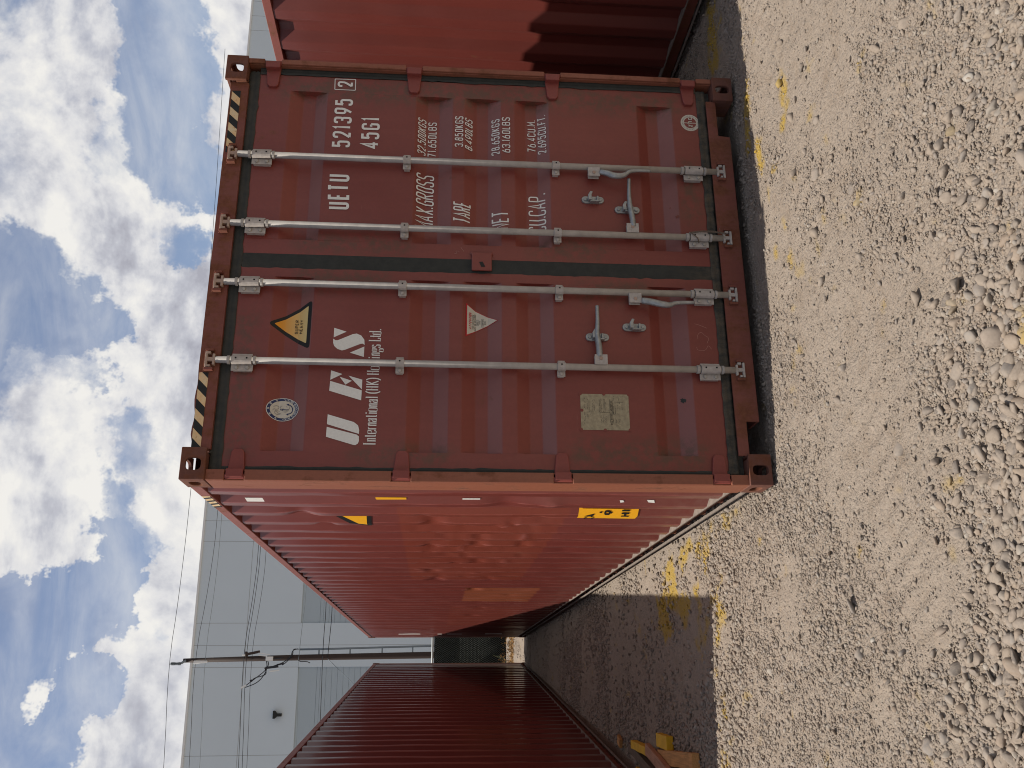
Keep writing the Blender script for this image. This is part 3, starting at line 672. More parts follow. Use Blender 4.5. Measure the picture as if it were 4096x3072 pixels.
def build_container(name, loc, rot, L, label, group, sidemat, main=False, near_side='left'):
    C = empty(name, loc, label, 'container', group, rot)
    # frame
    for xs in (0, 1):
        for ys in (0, 1):
            for zs in (0, 1): casting(C, xs, ys, zs, L)
    for s in (0, 1):
        X = (lambda t: t) if s == 0 else (lambda t: W_-t)
        B = lambda mb, a, b, *r: mb.box(min(X(a), X(b)), max(X(a), X(b)), *r)
        mb = MB(); zz = (.117, 2.779)
        # door post: folded steel, open towards the door, with cut-outs for the hinge knuckles
        hz = [.255, 1.055, 1.850, 2.643]; cuts = [zz[0]]+[q for z in hz for q in (z-.047, z+.047)]+[zz[1]]
        B(mb, .003, .012, .030, .205, *zz)
        pw = .056 if s == 0 else .034
        for a, b in zip(cuts[0::2], cuts[1::2]): B(mb, .003, pw, .016, .030, a, b)
        B(mb, pw-.006, pw+.002, .030, .110, *zz); B(mb, .012, pw, .196, .205, *zz)
        mb.build('corner_post', M['post'], C, bevel=.006, seg=3)
        mb = MB(); B(mb, .006, .110, L-.16, L-.004, .117, 2.779); mb.build('corner_post', M['frame'], C, bevel=.006)
        mb = MB(); B(mb, .004, .064, .177, L-.178, 2.832, 2.889); mb.build('top_rail', M['rail'], C, bevel=.004)
        mb = MB(); B(mb, .004, .062, .177, L-.178, .158, .166, 1); B(mb, .046, .054, .177, L-.178, .080, .158); B(mb, .006, .020, .177, L-.178, .072, .082, 2)
        mb.build('bottom_rail', [M['frame'], M['ledge'], M['ledge']], C)
        n = near_side == ('left', 'right')[s]
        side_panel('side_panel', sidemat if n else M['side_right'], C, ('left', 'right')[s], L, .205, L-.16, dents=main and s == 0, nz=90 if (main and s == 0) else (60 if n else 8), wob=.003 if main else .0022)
    # roof, floor, far end
    mb = MB(); n = int((L-.36)/.07); vs = []
    for i in range(n+1):
        y = .18+(L-.36)*i/n; z = 2.876+(.012 if i % 4 in (1, 2) else 0)
        vs += [(.05, y, z-.004), (W_/2, y, z), (W_-.05, y, z-.004)]
    mb.add(vs, [f for i in range(n) for f in ((3*i, 3*i+3, 3*i+4, 3*i+1), (3*i+1, 3*i+4, 3*i+5, 3*i+2))])
    mb.build('roof', M['rail'], C)
    mb = MB(); mb.box(.05, W_-.05, .16, L-.1, .135, .160)
    for i in range(int(L/.35)): mb.box(.05, W_-.05, .3+i*.35, .345+i*.35, .05, .134)
    mb.build('floor', M['frame'], C)
    mb = MB(); vs = []; xs = []
    x = .11
    while x < W_-.11: xs += [(x, 0), (x+.10, 0), (x+.14, .04), (x+.24, .04)]; x += .28
    xs = [q for q in xs if q[0] < W_-.11]+[(W_-.11, 0)]
    mb.add([(a, L-.02-d, z) for z in (.12, 2.80) for a, d in xs], [(i, i+1, len(xs)+i+1, len(xs)+i) for i in range(len(xs)-1)])
    mb.build('end_panel', sidemat, C)
    for a, c in ((2.78, 2.88), (.02, .12)): mb = MB(); mb.box(.16, W_-.16, L-.10, L-.01, a, c); mb.build('end_rail', M['frame'], C, bevel=.004)
    # header, sill
    mb = MB(); xs = np.linspace(.160, 2.278, 60); vs = []
    for x in xs:
        wv = .005*math.sin(x*34)*math.exp(-((x-.35)/.2)**2)
        zt = 2.868+wv-(.006 if x < .2 else 0)
        vs += [(x, .034, 2.770), (x, .034+.6*abs(wv), zt), (x, .085, zt+.004), (x, .150, zt+.003), (x, .150, 2.770)]
    n = 5
    fs = [(i*n+j, i*n+(j+1) % n, (i+1)*n+(j+1) % n, (i+1)*n+j) for i in range(len(xs)-1) for j in range(n)]+[(0, 1, 2, 3, 4), tuple((len(xs)-1)*n+j for j in range(n))]
    mb.add(vs, fs); header = mb.build('door_header', M['frame'], C)
    mb = MB()
    mb.prism([(.155, .100), (.337, .100), (.337, .032), (2.045, .032), (2.052, .100), (2.283, .100), (2.283, .157), (.155, .157)], .022, .034)
    mb.prism([(.337, .032), (2.045, .032), (2.045, .044), (.337, .044)], .034, .16)
    mb.build('door_sill', M['frame'], C, bevel=.003)
    for s in (0, 1):
        for z in (.255, 1.055, 1.850, 2.643): hinge(C, s, z)
    # doors
    leaves = []
    for i, (x0, x1, f0, f1) in enumerate(((.078, 1.156, .160, 1.100), (1.230, 2.364, 1.318, 2.258))):
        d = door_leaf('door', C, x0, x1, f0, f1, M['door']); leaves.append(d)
        hardware(d, BARX[:2] if i == 0 else BARX[2:])
    rnd = random.Random(3)
    def strip(pts, wd, y0, y1, horiz, amp=.0055):       # rubber with a slightly uneven edge
        mb = MB(); a, b = pts; N = 70; vs = []
        for i in range(N+1):
            t = a+(b-a)*i/N; j = (rnd.random()-.5)*amp*(2.4 if rnd.random() < .12 else 1)
            for (cc, yy) in ((wd[0]+j, y0+.006), (wd[0]+(wd[1]-wd[0])*.25, y0), (wd[0]+(wd[1]-wd[0])*.42, y0+.006), (wd[0]+(wd[1]-wd[0])*.6, y0+.001), (wd[1]-j, y0+.007)):
                vs.append((t, yy, cc) if horiz else (cc, yy, t))
        n = 5
        mb.add(vs, [(i*n+k, i*n+k+1, (i+1)*n+k+1, (i+1)*n+k) for i in range(N) for k in range(n-1)])
        return mb.build('door_gasket', M['rubber'], C, smooth=True)
    strip((.062, 2.372), (2.716, 2.774), .050, .06, True); strip((.066, 2.372), (.153, .204), .048, .06, True, .006)
    strip((.204, 2.716), (1.150, 1.236), .054, .06, False); strip((.204, 2.716), (.056, .082), .050, .06, False); strip((.204, 2.716), (2.360, 2.404), .050, .06, False)
    mb = MB()
    for a in ((.06, .12, .12, 2.79), (W_-.12, W_-.06, .12, 2.79), (1.14, 1.25, .16, 2.76), (.12, 1.14, 2.70, 2.79), (1.25, W_-.12, 2.70, 2.79), (.12, 1.14, .12, .21), (1.25, W_-.12, .12, .21)):
        mb.box(a[0], a[1], .075, .118, a[2], a[3])
    mb.build('gasket_backing', M['rubber'], C)
    return C, leaves, header
# ------------------------------------------------------------------ the three containers
LM = 12.95
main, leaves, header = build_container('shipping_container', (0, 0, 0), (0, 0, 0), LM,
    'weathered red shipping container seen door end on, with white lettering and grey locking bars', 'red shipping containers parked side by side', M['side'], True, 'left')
A_L = .1117; LL = 12.0
far = Vector((-.4306, 13.314, -.075)); dirL = Vector((math.sin(A_L), math.cos(A_L), -.011)).normalized()
rotL = Matrix(((math.cos(A_L), math.sin(A_L), 0), (-math.sin(A_L), math.cos(A_L), 0), (0, 0, 1))) @ Matrix.Rotation(-.011, 3, 'X')
locL = far - rotL @ Vector((W_, LL, 0))
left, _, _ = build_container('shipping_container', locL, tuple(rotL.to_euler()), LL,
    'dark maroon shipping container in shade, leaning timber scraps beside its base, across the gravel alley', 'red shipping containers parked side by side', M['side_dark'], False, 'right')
right, _, _ = build_container('shipping_container', (3.235, -.06, -.035), (0, 0, .021), 12.192,
    'red shipping container close behind the white-lettered one, its ribs lit above and shaded below', 'red shipping containers parked side by side', M['side_right'], False, 'left')

# lettering and stickers on the doors
DL, DR = leaves
def line(*a, **k):
    mb = MB(); lettering(mb, *a, **k); return drape(mb, 'lettering', M['white'], DR)
line('UETU', 1.509, 2.178, 1.724, 2.186, .115, .0155)
line('521395', 1.899, 2.193, 2.216, 2.190, .100, .0135)
mb = MB(); lettering(mb, '2', 2.298, 2.197, 2.336, 2.197, .086, .0125)
for a, b in (((2.279, 2.182), (2.279, 2.297)), ((2.279, 2.297), (2.350, 2.299)), ((2.350, 2.299), (2.352, 2.183)), ((2.352, 2.183), (2.279, 2.182))):
    ribbon(mb, [a, b], .0045, None, zoff=-.0003)
drape(mb, 'check_digit', M['white'], DR)
line('45G1', 1.898, 2.034, 2.099, 2.034, .101, .0135)
for s, x0, x1, z, h, sl in (('32.500KGS', 1.881, 2.112, 1.775, .046, .25), ('71.650LBS', 1.881, 2.107, 1.716, .048, 0), ('3.850KGS', 1.933, 2.133, 1.566, .047, 0), ('8.490LBS', 1.918, 2.120, 1.513, .043, .25),
    ('28.650KGS', 1.897, 2.131, 1.360, .045, 0), ('63.160LBS', 1.907, 2.139, 1.300, .047, 0), ('76.4CU.M.', 1.94, 2.151, 1.151, .048, 0), ('2.695CU.FT.', 1.921, 2.174, 1.094, .046, 0)):
    line(s, x0, z, x1, z, h, .0056, gap=.15, slant=sl)
line('MAX.GROSS', 1.420, 1.722, 1.755, 1.724, .098, .0078, gap=.11, slant=.1)
line('TARE', 1.450, 1.520, 1.574, 1.520, .096, .0080, gap=.10, slant=.12)
line('NET', 1.423, 1.312, 1.534, 1.312, .092, .0080, gap=.10)
line('CU.CAP.', 1.425, 1.104, 1.664, 1.102, .096, .0078, gap=.11)
mb = MB()
U1 = [(0.235, 2.226), (0.286, 2.225), (0.248, 2.076), (0.239, 2.065), (0.216, 2.064), (0.203, 2.068), (0.194, 2.081), (0.196, 2.093)]
U2 = [(0.3, 2.225), (0.351, 2.224), (0.313, 2.094), (0.296, 2.072), (0.272, 2.065), (0.252, 2.066)]
E1 = [(0.475, 2.224), (0.527, 2.222), (0.48, 2.062), (0.427, 2.063)]; E2 = [(0.533, 2.222), (0.584, 2.221), (0.565, 2.163)]
E3 = [(0.55, 2.176), (0.53, 2.114), (0.509, 2.145)]; E4 = [(0.557, 2.132), (0.537, 2.062), (0.485, 2.062)]
S1 = [(0.764, 2.218), (0.817, 2.218), (0.797, 2.154)]; S3 = [(0.682, 2.132), (0.717, 2.06), (0.66, 2.06)]
S2 = [(0.757, 2.22), (0.748, 2.208), (0.749, 2.196), (0.784, 2.122), (0.788, 2.102), (0.777, 2.078), (0.755, 2.062), (0.726, 2.059), (0.733, 2.069), (0.731, 2.081), (0.698, 2.155), (0.693, 2.172), (0.701, 2.196), (0.717, 2.213), (0.734, 2.219)]
for grp in ((U1, U2), (E1, E2, E3, E4), (S1, S2, S3)):
    mb = MB()
    for p in grp: flat(mb, p)
    drape(mb, 'large_initial', M['white'], DL)
mb = MB()
lettering(mb, 'International (HK) Holdings Ltd.', .195, 1.983, .815, 1.979, .059, .0048, gap=.11, font=SG, serif=True)
drape(mb, 'lettering', M['white'], DL)
# heavy-load triangle
def rounded(poly, r=.15):
    P = []
    n = len(poly)
    for i in range(n):
        a, b, c = Vector(poly[i-1]), Vector(poly[i]), Vector(poly[(i+1) % n])
        p0 = b+(a-b)*r; p1 = b+(c-b)*r
        for t in np.linspace(0, 1, 6): P.append(tuple(p0*(1-t)**2+b*2*t*(1-t)+p1*t*t))
    return P
mb = MB()
flat(mb, rounded([(.836, 2.556), (.975, 2.338), (.697, 2.338)], .10), 0, 0)
flat(mb, rounded([(.837, 2.524), (.941, 2.357), (.732, 2.357)], .03), 1, 1)
lettering(mb, 'SUPER', .790, 2.404, .866, 2.404, .017, .0026, mi=0, lay=2); lettering(mb, 'HEAVY', .790, 2.381, .866, 2.380, .017, .0026, mi=0, lay=2)
drape(mb, 'warning_sticker', [M['black'], M['fade']], DL)['label'] = 'yellow triangle sticker with thick black border reading SUPER HEAVY'
# inspection sticker: white triangle pointing down
mb = MB()
flat(mb, [(.790, 1.542), (.981, 1.541), (.945, 1.491), (.886, 1.372), (.824, 1.491)], 0, 0)
flat(mb, [(.801, 1.535), (.970, 1.534), (.940, 1.489), (.886, 1.377), (.828, 1.489)], 1, 1)
lettering(mb, 'ATTENTION', .835, 1.510, .927, 1.511, .013, .0026, slant=.2, mi=0, lay=2)
for s, a, b, z in (('THIS CONTAINER', .836, .918, 1.4985), ('MUST BE REPAIRED', .828, .922, 1.4875), ('ONLY', .866, .890, 1.4745), ('WITH', .868, .888, 1.4625), ('CORTEN', .858, .895, 1.4475), ('STEEL', .866, .890, 1.4345)):
    lettering(mb, s, a, z, b, z, .0078, .0012, mi=2, lay=2)
for x0, x1, z0, z1 in ((.862, .894, 1.472, 1.485), (.853, .899, 1.445, 1.458)):
    for a, b in (((x0, z0), (x1, z0)), ((x1, z0), (x1, z1)), ((x1, z1), (x0, z1)), ((x0, z1), (x0, z0))): ribbon(mb, [a, b], .001, None, mi=2, zoff=-.0018)
drape(mb, 'repair_sticker', [M['red_ink'], M['cream'], M['black']], DL)['label'] = 'white downward triangle sticker edged in red headed ATTENTION'
# oval classification badge
def ellipse(cx, cz, a, b, n=40): return [(cx+a*math.cos(t), cz+b*math.sin(t)) for t in np.linspace(0, 2*math.pi, n, endpoint=False)]
mb = MB(); cx, cz = .381, 2.451
flat(mb, ellipse(cx, cz, .0605, .079), 0, 0); flat(mb, ellipse(cx, cz, .0575, .0755), 1, 1); flat(mb, ellipse(cx, cz, .0455, .061), 2, 2)
def arc_text(s, a0, a1, rx, rz, h, wd, outward):
    n = len(s)
    for i, ch in enumerate(s):
        t = a0+(a1-a0)*(i+.5)/n; x, z = cx+rx*math.cos(t), cz+rz*math.sin(t)
        tx, tz = -rx*math.sin(t), rz*math.cos(t); k = math.hypot(tx, tz); sg = 1 if outward else -1
        tx, tz = -sg*tx/k, -sg*tz/k
        gw, st = G.get(ch, (w, []))
        for kind, pts in st:
            q = chaikin(pts, kind == 'c', 1) if kind != 's' else pts
            q = [((a-gw/2)*h, (b-.5)*h) for a, b in q]
            ribbon(mb, [(x+tx*a-tz*b, z+tz*a+tx*b) for a, b in q], wd, None, mi=0, zoff=-.0036-(i % 3)*.0001)
arc_text('CHINA CLASSIFICATION SOCIETY', R(186), R(354), .0515, .0683, .0078, .0016, False)
# the five characters along the top, from strokes
CH = {0: [[(.1,.75),(.9,.75),(.9,.35),(.1,.35),(.1,.75)], [(.5,1),(.5,0)]], 1: [[(.05,.95),(.95,.95),(.95,.05),(.05,.05),(.05,.95)], [(.25,.75),(.75,.75)], [(.25,.5),(.75,.5)], [(.25,.25),(.75,.25)], [(.5,.75),(.5,.25)]],
 2: [[(.1,.1),(.1,.85),(.4,.85),(.4,.1)], [(.0,.5),(.5,.5)], [(.6,.95),(.55,.6)], [(.7,.95),(.95,.6)], [(.6,.1),(.6,.45),(.92,.45),(.92,.1),(.6,.1)]],
 3: [[(.2,.95),(.05,.65),(.3,.6),(.05,.3)], [(.05,.05),(.35,.15)], [(.45,.9),(.9,.9),(.75,.5),(.95,.5),(.5,.0)], [(.55,.9),(.45,.1)], [(.6,.5),(.95,.0)]],
 4: [[(.2,1),(.25,.85)], [(.05,.75),(.4,.75),(.05,.35)], [(.25,.55),(.25,0)], [(.5,.6),(.98,.6)], [(.74,.95),(.74,.05)], [(.45,.05),(1,.05)]]}
for i in range(5):
    t = R(152-i*31); x, z = cx+.0515*math.cos(t), cz+.0683*math.sin(t); tx, tz = .0515*math.sin(t), -.0683*math.cos(t); k = math.hypot(tx, tz); tx, tz = tx/k, tz/k
    for st in CH[i]: ribbon(mb, [(x+tx*(a-.5)*.0092-tz*(b-.5)*.0095, z+tz*(a-.5)*.0092+tx*(b-.5)*.0095) for a, b in st], .0011, None, mi=0, zoff=-.0036)
for t in (R(183), R(357)): flat(mb, ellipse(cx+.0515*math.cos(t), cz+.0683*math.sin(t), .0018, .0018, 6), 3.5, 0)
A = lambda pts, wd, mi=1, rnd=True: ribbon(mb, chaikin(pts) if rnd else pts, wd, None, mi=mi, zoff=-.0042)
A([(cx, cz+.004), (cx-.001, cz-.030)], .0030, rnd=False); A([(cx-.007, cz+.001), (cx+.007, cz-.001)], .0026, rnd=False)
A([(cx+.002, cz+.012), (cx-.004, cz+.010), (cx-.003, cz+.004), (cx+.003, cz+.005), (cx+.002, cz+.012)], .0022)
A([(cx-.026, cz-.022), (cx-.018, cz-.044), (cx, cz-.050), (cx+.019, cz-.042), (cx+.026, cz-.024)], .0042)
flat(mb, [(cx+.020, cz-.026), (cx+.028, cz-.016), (cx+.031, cz-.030)], 3, 1); flat(mb, [(cx-.031, cz-.026), (cx-.024, cz-.018), (cx-.019, cz-.030)], 3.2, 1)
for pts in ([(cx+.012,cz+.045),(cx+.020,cz+.030),(cx+.012,cz+.018),(cx+.002,cz+.022),(cx-.004,cz+.038),(cx-.014,cz+.030)], [(cx-.024,cz+.010),(cx-.028,cz+.030),(cx-.016,cz+.040),(cx-.006,cz+.030),(cx-.010,cz+.014)],
            [(cx-.020,cz+.008),(cx-.020,cz+.024),(cx-.010,cz+.028)], [(cx+.006,cz+.010),(cx+.014,cz+.014),(cx+.018,cz+.006)], [(cx-.012,cz-.004),(cx-.014,cz-.018),(cx-.004,cz-.026),(cx+.008,cz-.034),(cx+.016,cz-.030)], [(cx-.004,cz-.004),(cx-.010,cz-.014),(cx+.002,cz-.024)],
            [(cx+.012,cz-.022),(cx+.016,cz-.016)], [(cx+.002,cz+.044),(cx+.004,cz+.036)], [(cx-.006,cz+.048),(cx-.004,cz+.040)]):
    A(pts, .0016, 4)
drape(mb, 'oval_badge', [M['white'], M['blue'], M['cream'], M['white'], M['greyink']], DL)['label'] = 'oval navy and white classification society badge with an anchor'
# round badge low on the right door
mb = MB(); cx2, cz2 = 2.157, .2495
flat(mb, ellipse(cx2, cz2, .0555, .0555), 0, 0); flat(mb, ellipse(cx2, cz2, .036, .036), 1, 1)
for k in range(30):
    t = 2*math.pi*k/30
    if 3.6 < t < 4.0: continue
    ribbon(mb, [(cx2+.042*math.cos(t), cz2+.042*math.sin(t)), (cx2+.049*math.cos(t+.05), cz2+.049*math.sin(t+.05))], .0022, None, mi=2, zoff=-.001)
lettering(mb, 'zhc', cx2-.030, cz2-.012, cx2+.031, cz2-.012, .034, .0052, mi=0, lay=2.2)
ribbon(mb, [(cx2-.002, cz2-.036), (cx2-.002, cz2+.036)], .0045, None, mi=0, zoff=-.0015)
drape(mb, 'round_badge', [M['cream'], M['red_ink'] if False else M['hinge'], M['greyink']], DR)['label'] = 'round white badge with a red centre reading zhc'
# approval plate
mb = MB()
notch = []
px0, px1, pz0, pz1 = .286, .4825, .700, .951
flat(mb, [(px0+.004, pz0), (px1, pz0), (px1, pz1), (px0+.004, pz1)], 0, 0)
for x, z in ((px0+.006, pz0), (px0+.006, pz1), (px1, pz0), (px1, pz1), (px0+.004, (pz0+pz1)/2+.003), (px1, (pz0+pz1)/2+.003), (.394, pz1-.006), ):
    flat(mb, ellipse(x, z, .0085, .0085, 12), 1, 1)
rp = random.Random(5)
lettering(mb, 'CSC SAFETY APPROVAL', .318, .789, .445, .789, .0085, .0016, gap=.22, mi=2, lay=1)
def scribble(x0, x1, z, h=.006):
    x = x0
    while x < x1:
        k = rp.random(); l = .003+.004*rp.random()
        if k < .8: ribbon(mb, [(x, z+h*rp.random()), (x+l*.5, z+h*rp.random()), (x+l, z+h*rp.random())], .0011, None, mi=2, zoff=-.0012)
        x += l+.0025
for x0, x1, z, h in ((.322, .462, .926, .008), (.36, .46, .912, .006), (.37, .42, .901, .006), (.39, .455, .884, .006), (.39, .455, .877, .006), (.345, .36, .865, .006), (.388, .455, .850, .005), (.388, .455, .842, .005), (.388, .455, .829, .005), (.388, .455, .818, .005),
                     (.33, .365, .842, .005), (.33, .365, .831, .005), (.33, .365, .820, .005), (.378, .43, .779, .005), (.378, .43, .769, .005), (.31, .345, .764, .005), (.31, .35, .757, .005), (.312, .35, .749, .005), (.372, .43, .757, .004), (.38, .44, .745, .005), (.40, .43, .733, .005), (.45, .466, .776, .006), (.45, .46, .748, .006)):
    scribble(x0, x1, z, h)
for a, b in (((.384,.800),(.384,.852)), ((.355,.852),(.405,.852)), ((.384,.825),(.455,.825)), ((.33,.800),(.455,.800)), ((.325,.786),(.452,.786)), ((.44,.775),(.44,.73)), ((.375,.783),(.425,.783)), ((.375,.773),(.425,.773)), ((.375,.783),(.375,.773)), ((.33,.783),(.352,.783)), ((.33,.771),(.352,.771))):
    ribbon(mb, [a, b], .0012, None, mi=2, zoff=-.0013)
drape(mb, 'data_plate', [M['plate'], M['door'], M['plateink']], DL, off=.003)['label'] = 'tarnished metal data plate headed CSC SAFETY APPROVAL'
# chalk marks
mb = MB()
ch = lambda pts, wd=.0022: ribbon(mb, chaikin(pts, False, 2), wd, None, zoff=-.0004)
for c in ([(1.246, 1.816), (1.247, 1.78), (1.257, 1.782), (1.277, 1.817), (1.283, 1.798), (1.291, 1.72)], [(1.253, 1.758), (1.299, 1.833), (1.297, 1.803), (1.26, 1.758)], [(1.246, 1.736), (1.248, 1.68), (1.236, 1.671), (1.286, 1.698), (1.299, 1.69), (1.253, 1.676)],
          [(1.232, 1.719), (1.261, 1.737), (1.275, 1.741), (1.286, 1.72), (1.272, 1.689), (1.239, 1.671)], [(1.31, 1.655), (1.288, 1.665), (1.247, 1.649), (1.249, 1.641), (1.293, 1.659)], [(1.263, 1.606), (1.266, 1.589), (1.28, 1.602), (1.278, 1.58)], [(1.303, 1.572), (1.265, 1.547)], [(1.284, 1.558), (1.28, 1.525)]): ch(c)
drape(mb, 'chalk_mark', M['chalk'], DR)
mb = MB()
for c in ([(0.756, 0.318), (0.737, 0.316), (0.735, 0.27), (0.771, 0.255), (0.745, 0.239)], [(0.802, 0.308), (0.828, 0.309), (0.844, 0.286), (0.822, 0.27), (0.81, 0.246), (0.777, 0.261)], [(0.889, 0.32), (0.883, 0.296), (0.865, 0.254)], [(.62,1.70),(.622,1.695)], [(.70,1.12),(.702,1.128)]): ch(c, .0018)
drape(mb, 'chalk_mark', M['chalk'], DL)
# small dark smears where something was scraped off
mb = MB()
def blob(cx, cz, a, b, seed, n=18):
    rr = random.Random(seed); flat(mb, [(cx+a*math.cos(t)*(.6+.7*rr.random()), cz+b*math.sin(t)*(.6+.7*rr.random())) for t in np.linspace(0, 2*math.pi, n, endpoint=False)])
blob(.463, .405, .013, .017, 1); drape(mb, 'smear', M['rubber'], DL)
mb = MB(); blob(1.539, .366, .009, .011, 2); blob(1.60, .40, .004, .004, 3); blob(1.66, .345, .01, .004, 4); drape(mb, 'smear', M['frame'], DR)

# door furniture that differs from bar to bar
hub(DL, BARX[0], .843, 1); handle(DL, [(.672, .010, .850), (.73, .008, .851), (.80, .020, .858), (.86, .014, .852), (.958, .012, .852)], [.017, .017, .016, .013, .010, .0095])
hub(DL, BARX[1], .645, -1); handle(DL, [(.990, .0, .612), (.984, -.004, .57), (.966, -.012, .51), (.962, -.012, .465), (.982, -.004, .43), (.985, -.004, .33)], [.016, .018, .018, .017, .012, .010, .009])
hub(DR, BARX[2], .637, 1); handle(DR, [(1.435, .010, .632), (1.50, .010, .636), (1.57, .014, .645), (1.64, .010, .647), (1.735, .010, .642)], [.017, .016, .016, .013, .010, .0095])
hub(DR, BARX[3], .838, -1); handle(DR, [(1.768, .0, .805), (1.760, -.004, .77), (1.738, -.010, .73), (1.742, -.012, .67), (1.778, -.010, .635), (1.780, -.008, .52)], [.013, .016, .018, .017, .012, .009, .008])
keeper(DL, .796, .787, .912, 1); keeper(DL, .857, .585, .713, 1); keeper(DR, 1.562, .581, .722, -1); keeper(DR, 1.618, .780, .906, 1)
mb = MB(); mb.box(1.157, 1.262, .034, .046, 1.406, 1.514); mb.box(1.255, 1.275, .046, .06, 1.40, 1.52)
o = mb.build('centre_lug', M['door'], DR, bevel=.004)
mb = MB(); mb.add([(1.206, .0325, 1.474), (1.177, .0325, 1.463), (1.178, .0325, 1.441), (1.208, .0325, 1.455)], [(0, 1, 2, 3)]); mb.build('black_tag', M['black'], DR)
# hazard tape on the header
def tape(x0, x1, z0, z1, ph):
    mb = MB(); N = 40
    y = .0322
    mb.add([(x0, y, z0), (x1, y, z0), (x1, y, z1), (x0, y, z1)], [(0, 1, 2, 3)], 0)
    x = x0-.1+ph
    while x < x1:
        q = [(x, z0), (x+.050, z0), (x+.095, z1), (x+.045, z1)]
        # clip to the tape ends
        def cut(poly, lim, keep):
            out = []
            for i in range(len(poly)):
                a, b = poly[i], poly[(i+1) % len(poly)]; ia, ib = keep(a[0]), keep(b[0])
                if ia: out.append(a)
                if ia != ib:
                    t = (lim-a[0])/(b[0]-a[0]); out.append((lim, a[1]+(b[1]-a[1])*t))
            return out
        q = cut(q, x0, lambda v: v >= x0); q = cut(q, x1, lambda v: v <= x1) if len(q) > 2 else q
        if len(q) > 2: mb.add([(a, y-.0006, b) for a, b in q], [tuple(range(len(q)))], 1)
        x += .1005
    return mb.build('hazard_tape', [M['chevron'], M['black']], header)
tape(.161, .551, 2.817, 2.862, .095-.038); tape(1.823, 2.221, 2.809, 2.857, .047)

# stickers on the sunlit long side
side = [o for o in main.children if o.name.startswith('side_panel')][0]
mb = MB(); flat(mb, [(1.095, 2.315), (1.095, 2.066), (1.232, 2.066), (1.243, 2.074), (1.245, 2.092)]); flat(mb, [(1.095, 2.275), (1.095, 2.094), (1.206, 2.094)], 1, 1)
lettering(mb, 'S', 1.10, 2.125, 1.06, 2.125, .02, .003, mi=0, lay=2); lettering(mb, 'IZ', 1.10, 2.155, 1.06, 2.155, .02, .003, mi=0, lay=2)
drape(mb, 'triangle_sticker', [M['black'], M['signyellow']], side, 'side')['label'] = 'cut-off yellow triangle sticker with black border on the ribbed side'
mb = MB(); flat(mb, [(.678, .855), (.676, .475), (.715, .470), (.720, .50), (.958, .498), (.960, .52), (.945, .848)])
lettering(mb, 'CA', .957, .752, .866, .752, .058, .011, mi=1, lay=1.5); lettering(mb, '9', .874, .648, .840, .648, .052, .011, mi=1, lay=1.5); ribbon(mb, [(.855, .728), (.855, .712)], .010, None, mi=1, zoff=-.003)
lettering(mb, 'HI', .892, .545, .838, .545, .058, .012, mi=1, lay=1.5)
drape(mb, 'height_sticker', [M['signyellow'], M['black']], side, 'side')['label'] = 'torn yellow height warning sticker with black letters'
for q in ([(.560, 2.700), (.560, 2.585), (.585, 2.60), (.585, 2.69)], [(.552, 1.536), (.560, 1.536), (.560, 1.440), (.552, 1.440)], [(.556, .668), (.572, .66), (.568, .640), (.556, .648)], [(.552, .515), (.568, .505), (.572, .468), (.552, .475)],
          [(12.05, 1.94), (12.11, 1.94), (12.11, 2.32), (12.05, 2.32)], [(12.05, 1.56), (12.11, 1.56), (12.11, 1.64), (12.05, 1.64)], [(12.05, 1.21), (12.11, 1.21), (12.11, 1.47), (12.05, 1.47)], [(12.05, .5), (12.11, .5), (12.11, .8), (12.05, .8)]):
    mb = MB(); flat(mb, q); drape(mb, 'white_sticker', M['white'], side, 'side')
mb = MB(); flat(mb, [(.550, 2.006), (.565, 2.006), (.563, 1.84), (.550, 1.84)]); drape(mb, 'yellow_sticker', M['signyellow'], side, 'side')
# worn hazard tape at the front of the top rail
rail = [o for o in main.children if o.name.startswith('top_rail')][0]
mb = MB(); mb.add([(.0026, .40, 2.842), (.0026, .68, 2.842), (.0026, .68, 2.885), (.0026, .40, 2.885)], [(0, 1, 2, 3)], 0)
for k in range(4):
    y = .42+k*.075; mb.add([(.002, y, 2.842), (.002, y+.03, 2.842), (.002, y+.055, 2.885), (.002, y+.02, 2.885)], [(0, 1, 2, 3)], 1)
mb.build('hazard_tape', [M['chevron'], M['black']], rail)
# numbers plate stripe on the far post of the left container
lp = [o for o in left.children if o.name.startswith('side_panel')]
mb = MB(); mb.box(W_-.006, W_-.0035, LL-.09, LL-.06, 1.03, 1.48); mb.build('orange_strip', simple('orange_strip', (.42, .17, .03), .6), left)

# twisted wire tied round the lower end of the third bar
x = BARX[2]; pts1, pts2 = [], []
for i in range(60):
    t = i/59; z = .325-.20*t; xx = x+.012+.012*math.sin(t*3.1); yy = BY-.030
    pts1.append((xx+.0035*math.cos(t*60), yy+.0035*math.sin(t*60), z)); pts2.append((xx-.0035*math.cos(t*60), yy-.0035*math.sin(t*60), z))
mb = MB(); mb.tube(pts1, .0026, 6); mb.tube(pts2, .0026, 6)
mb.tube([(x+.018, BY-.028, .315), (x+.004, BY-.032, .31), (x-.018, BY-.03, .285), (x-.03, BY, .27)], .0028, 6)
mb.tube([(x+.022, BY-.03, .155), (x+.045, BY-.032, .158)], .0016, 6)
tag(mb.build('twisted_wire', simple('rusty_wire', (.20, .15, .11), .8), None, smooth=True), 'frayed twisted wire tied round the foot of the third locking bar', 'wire')

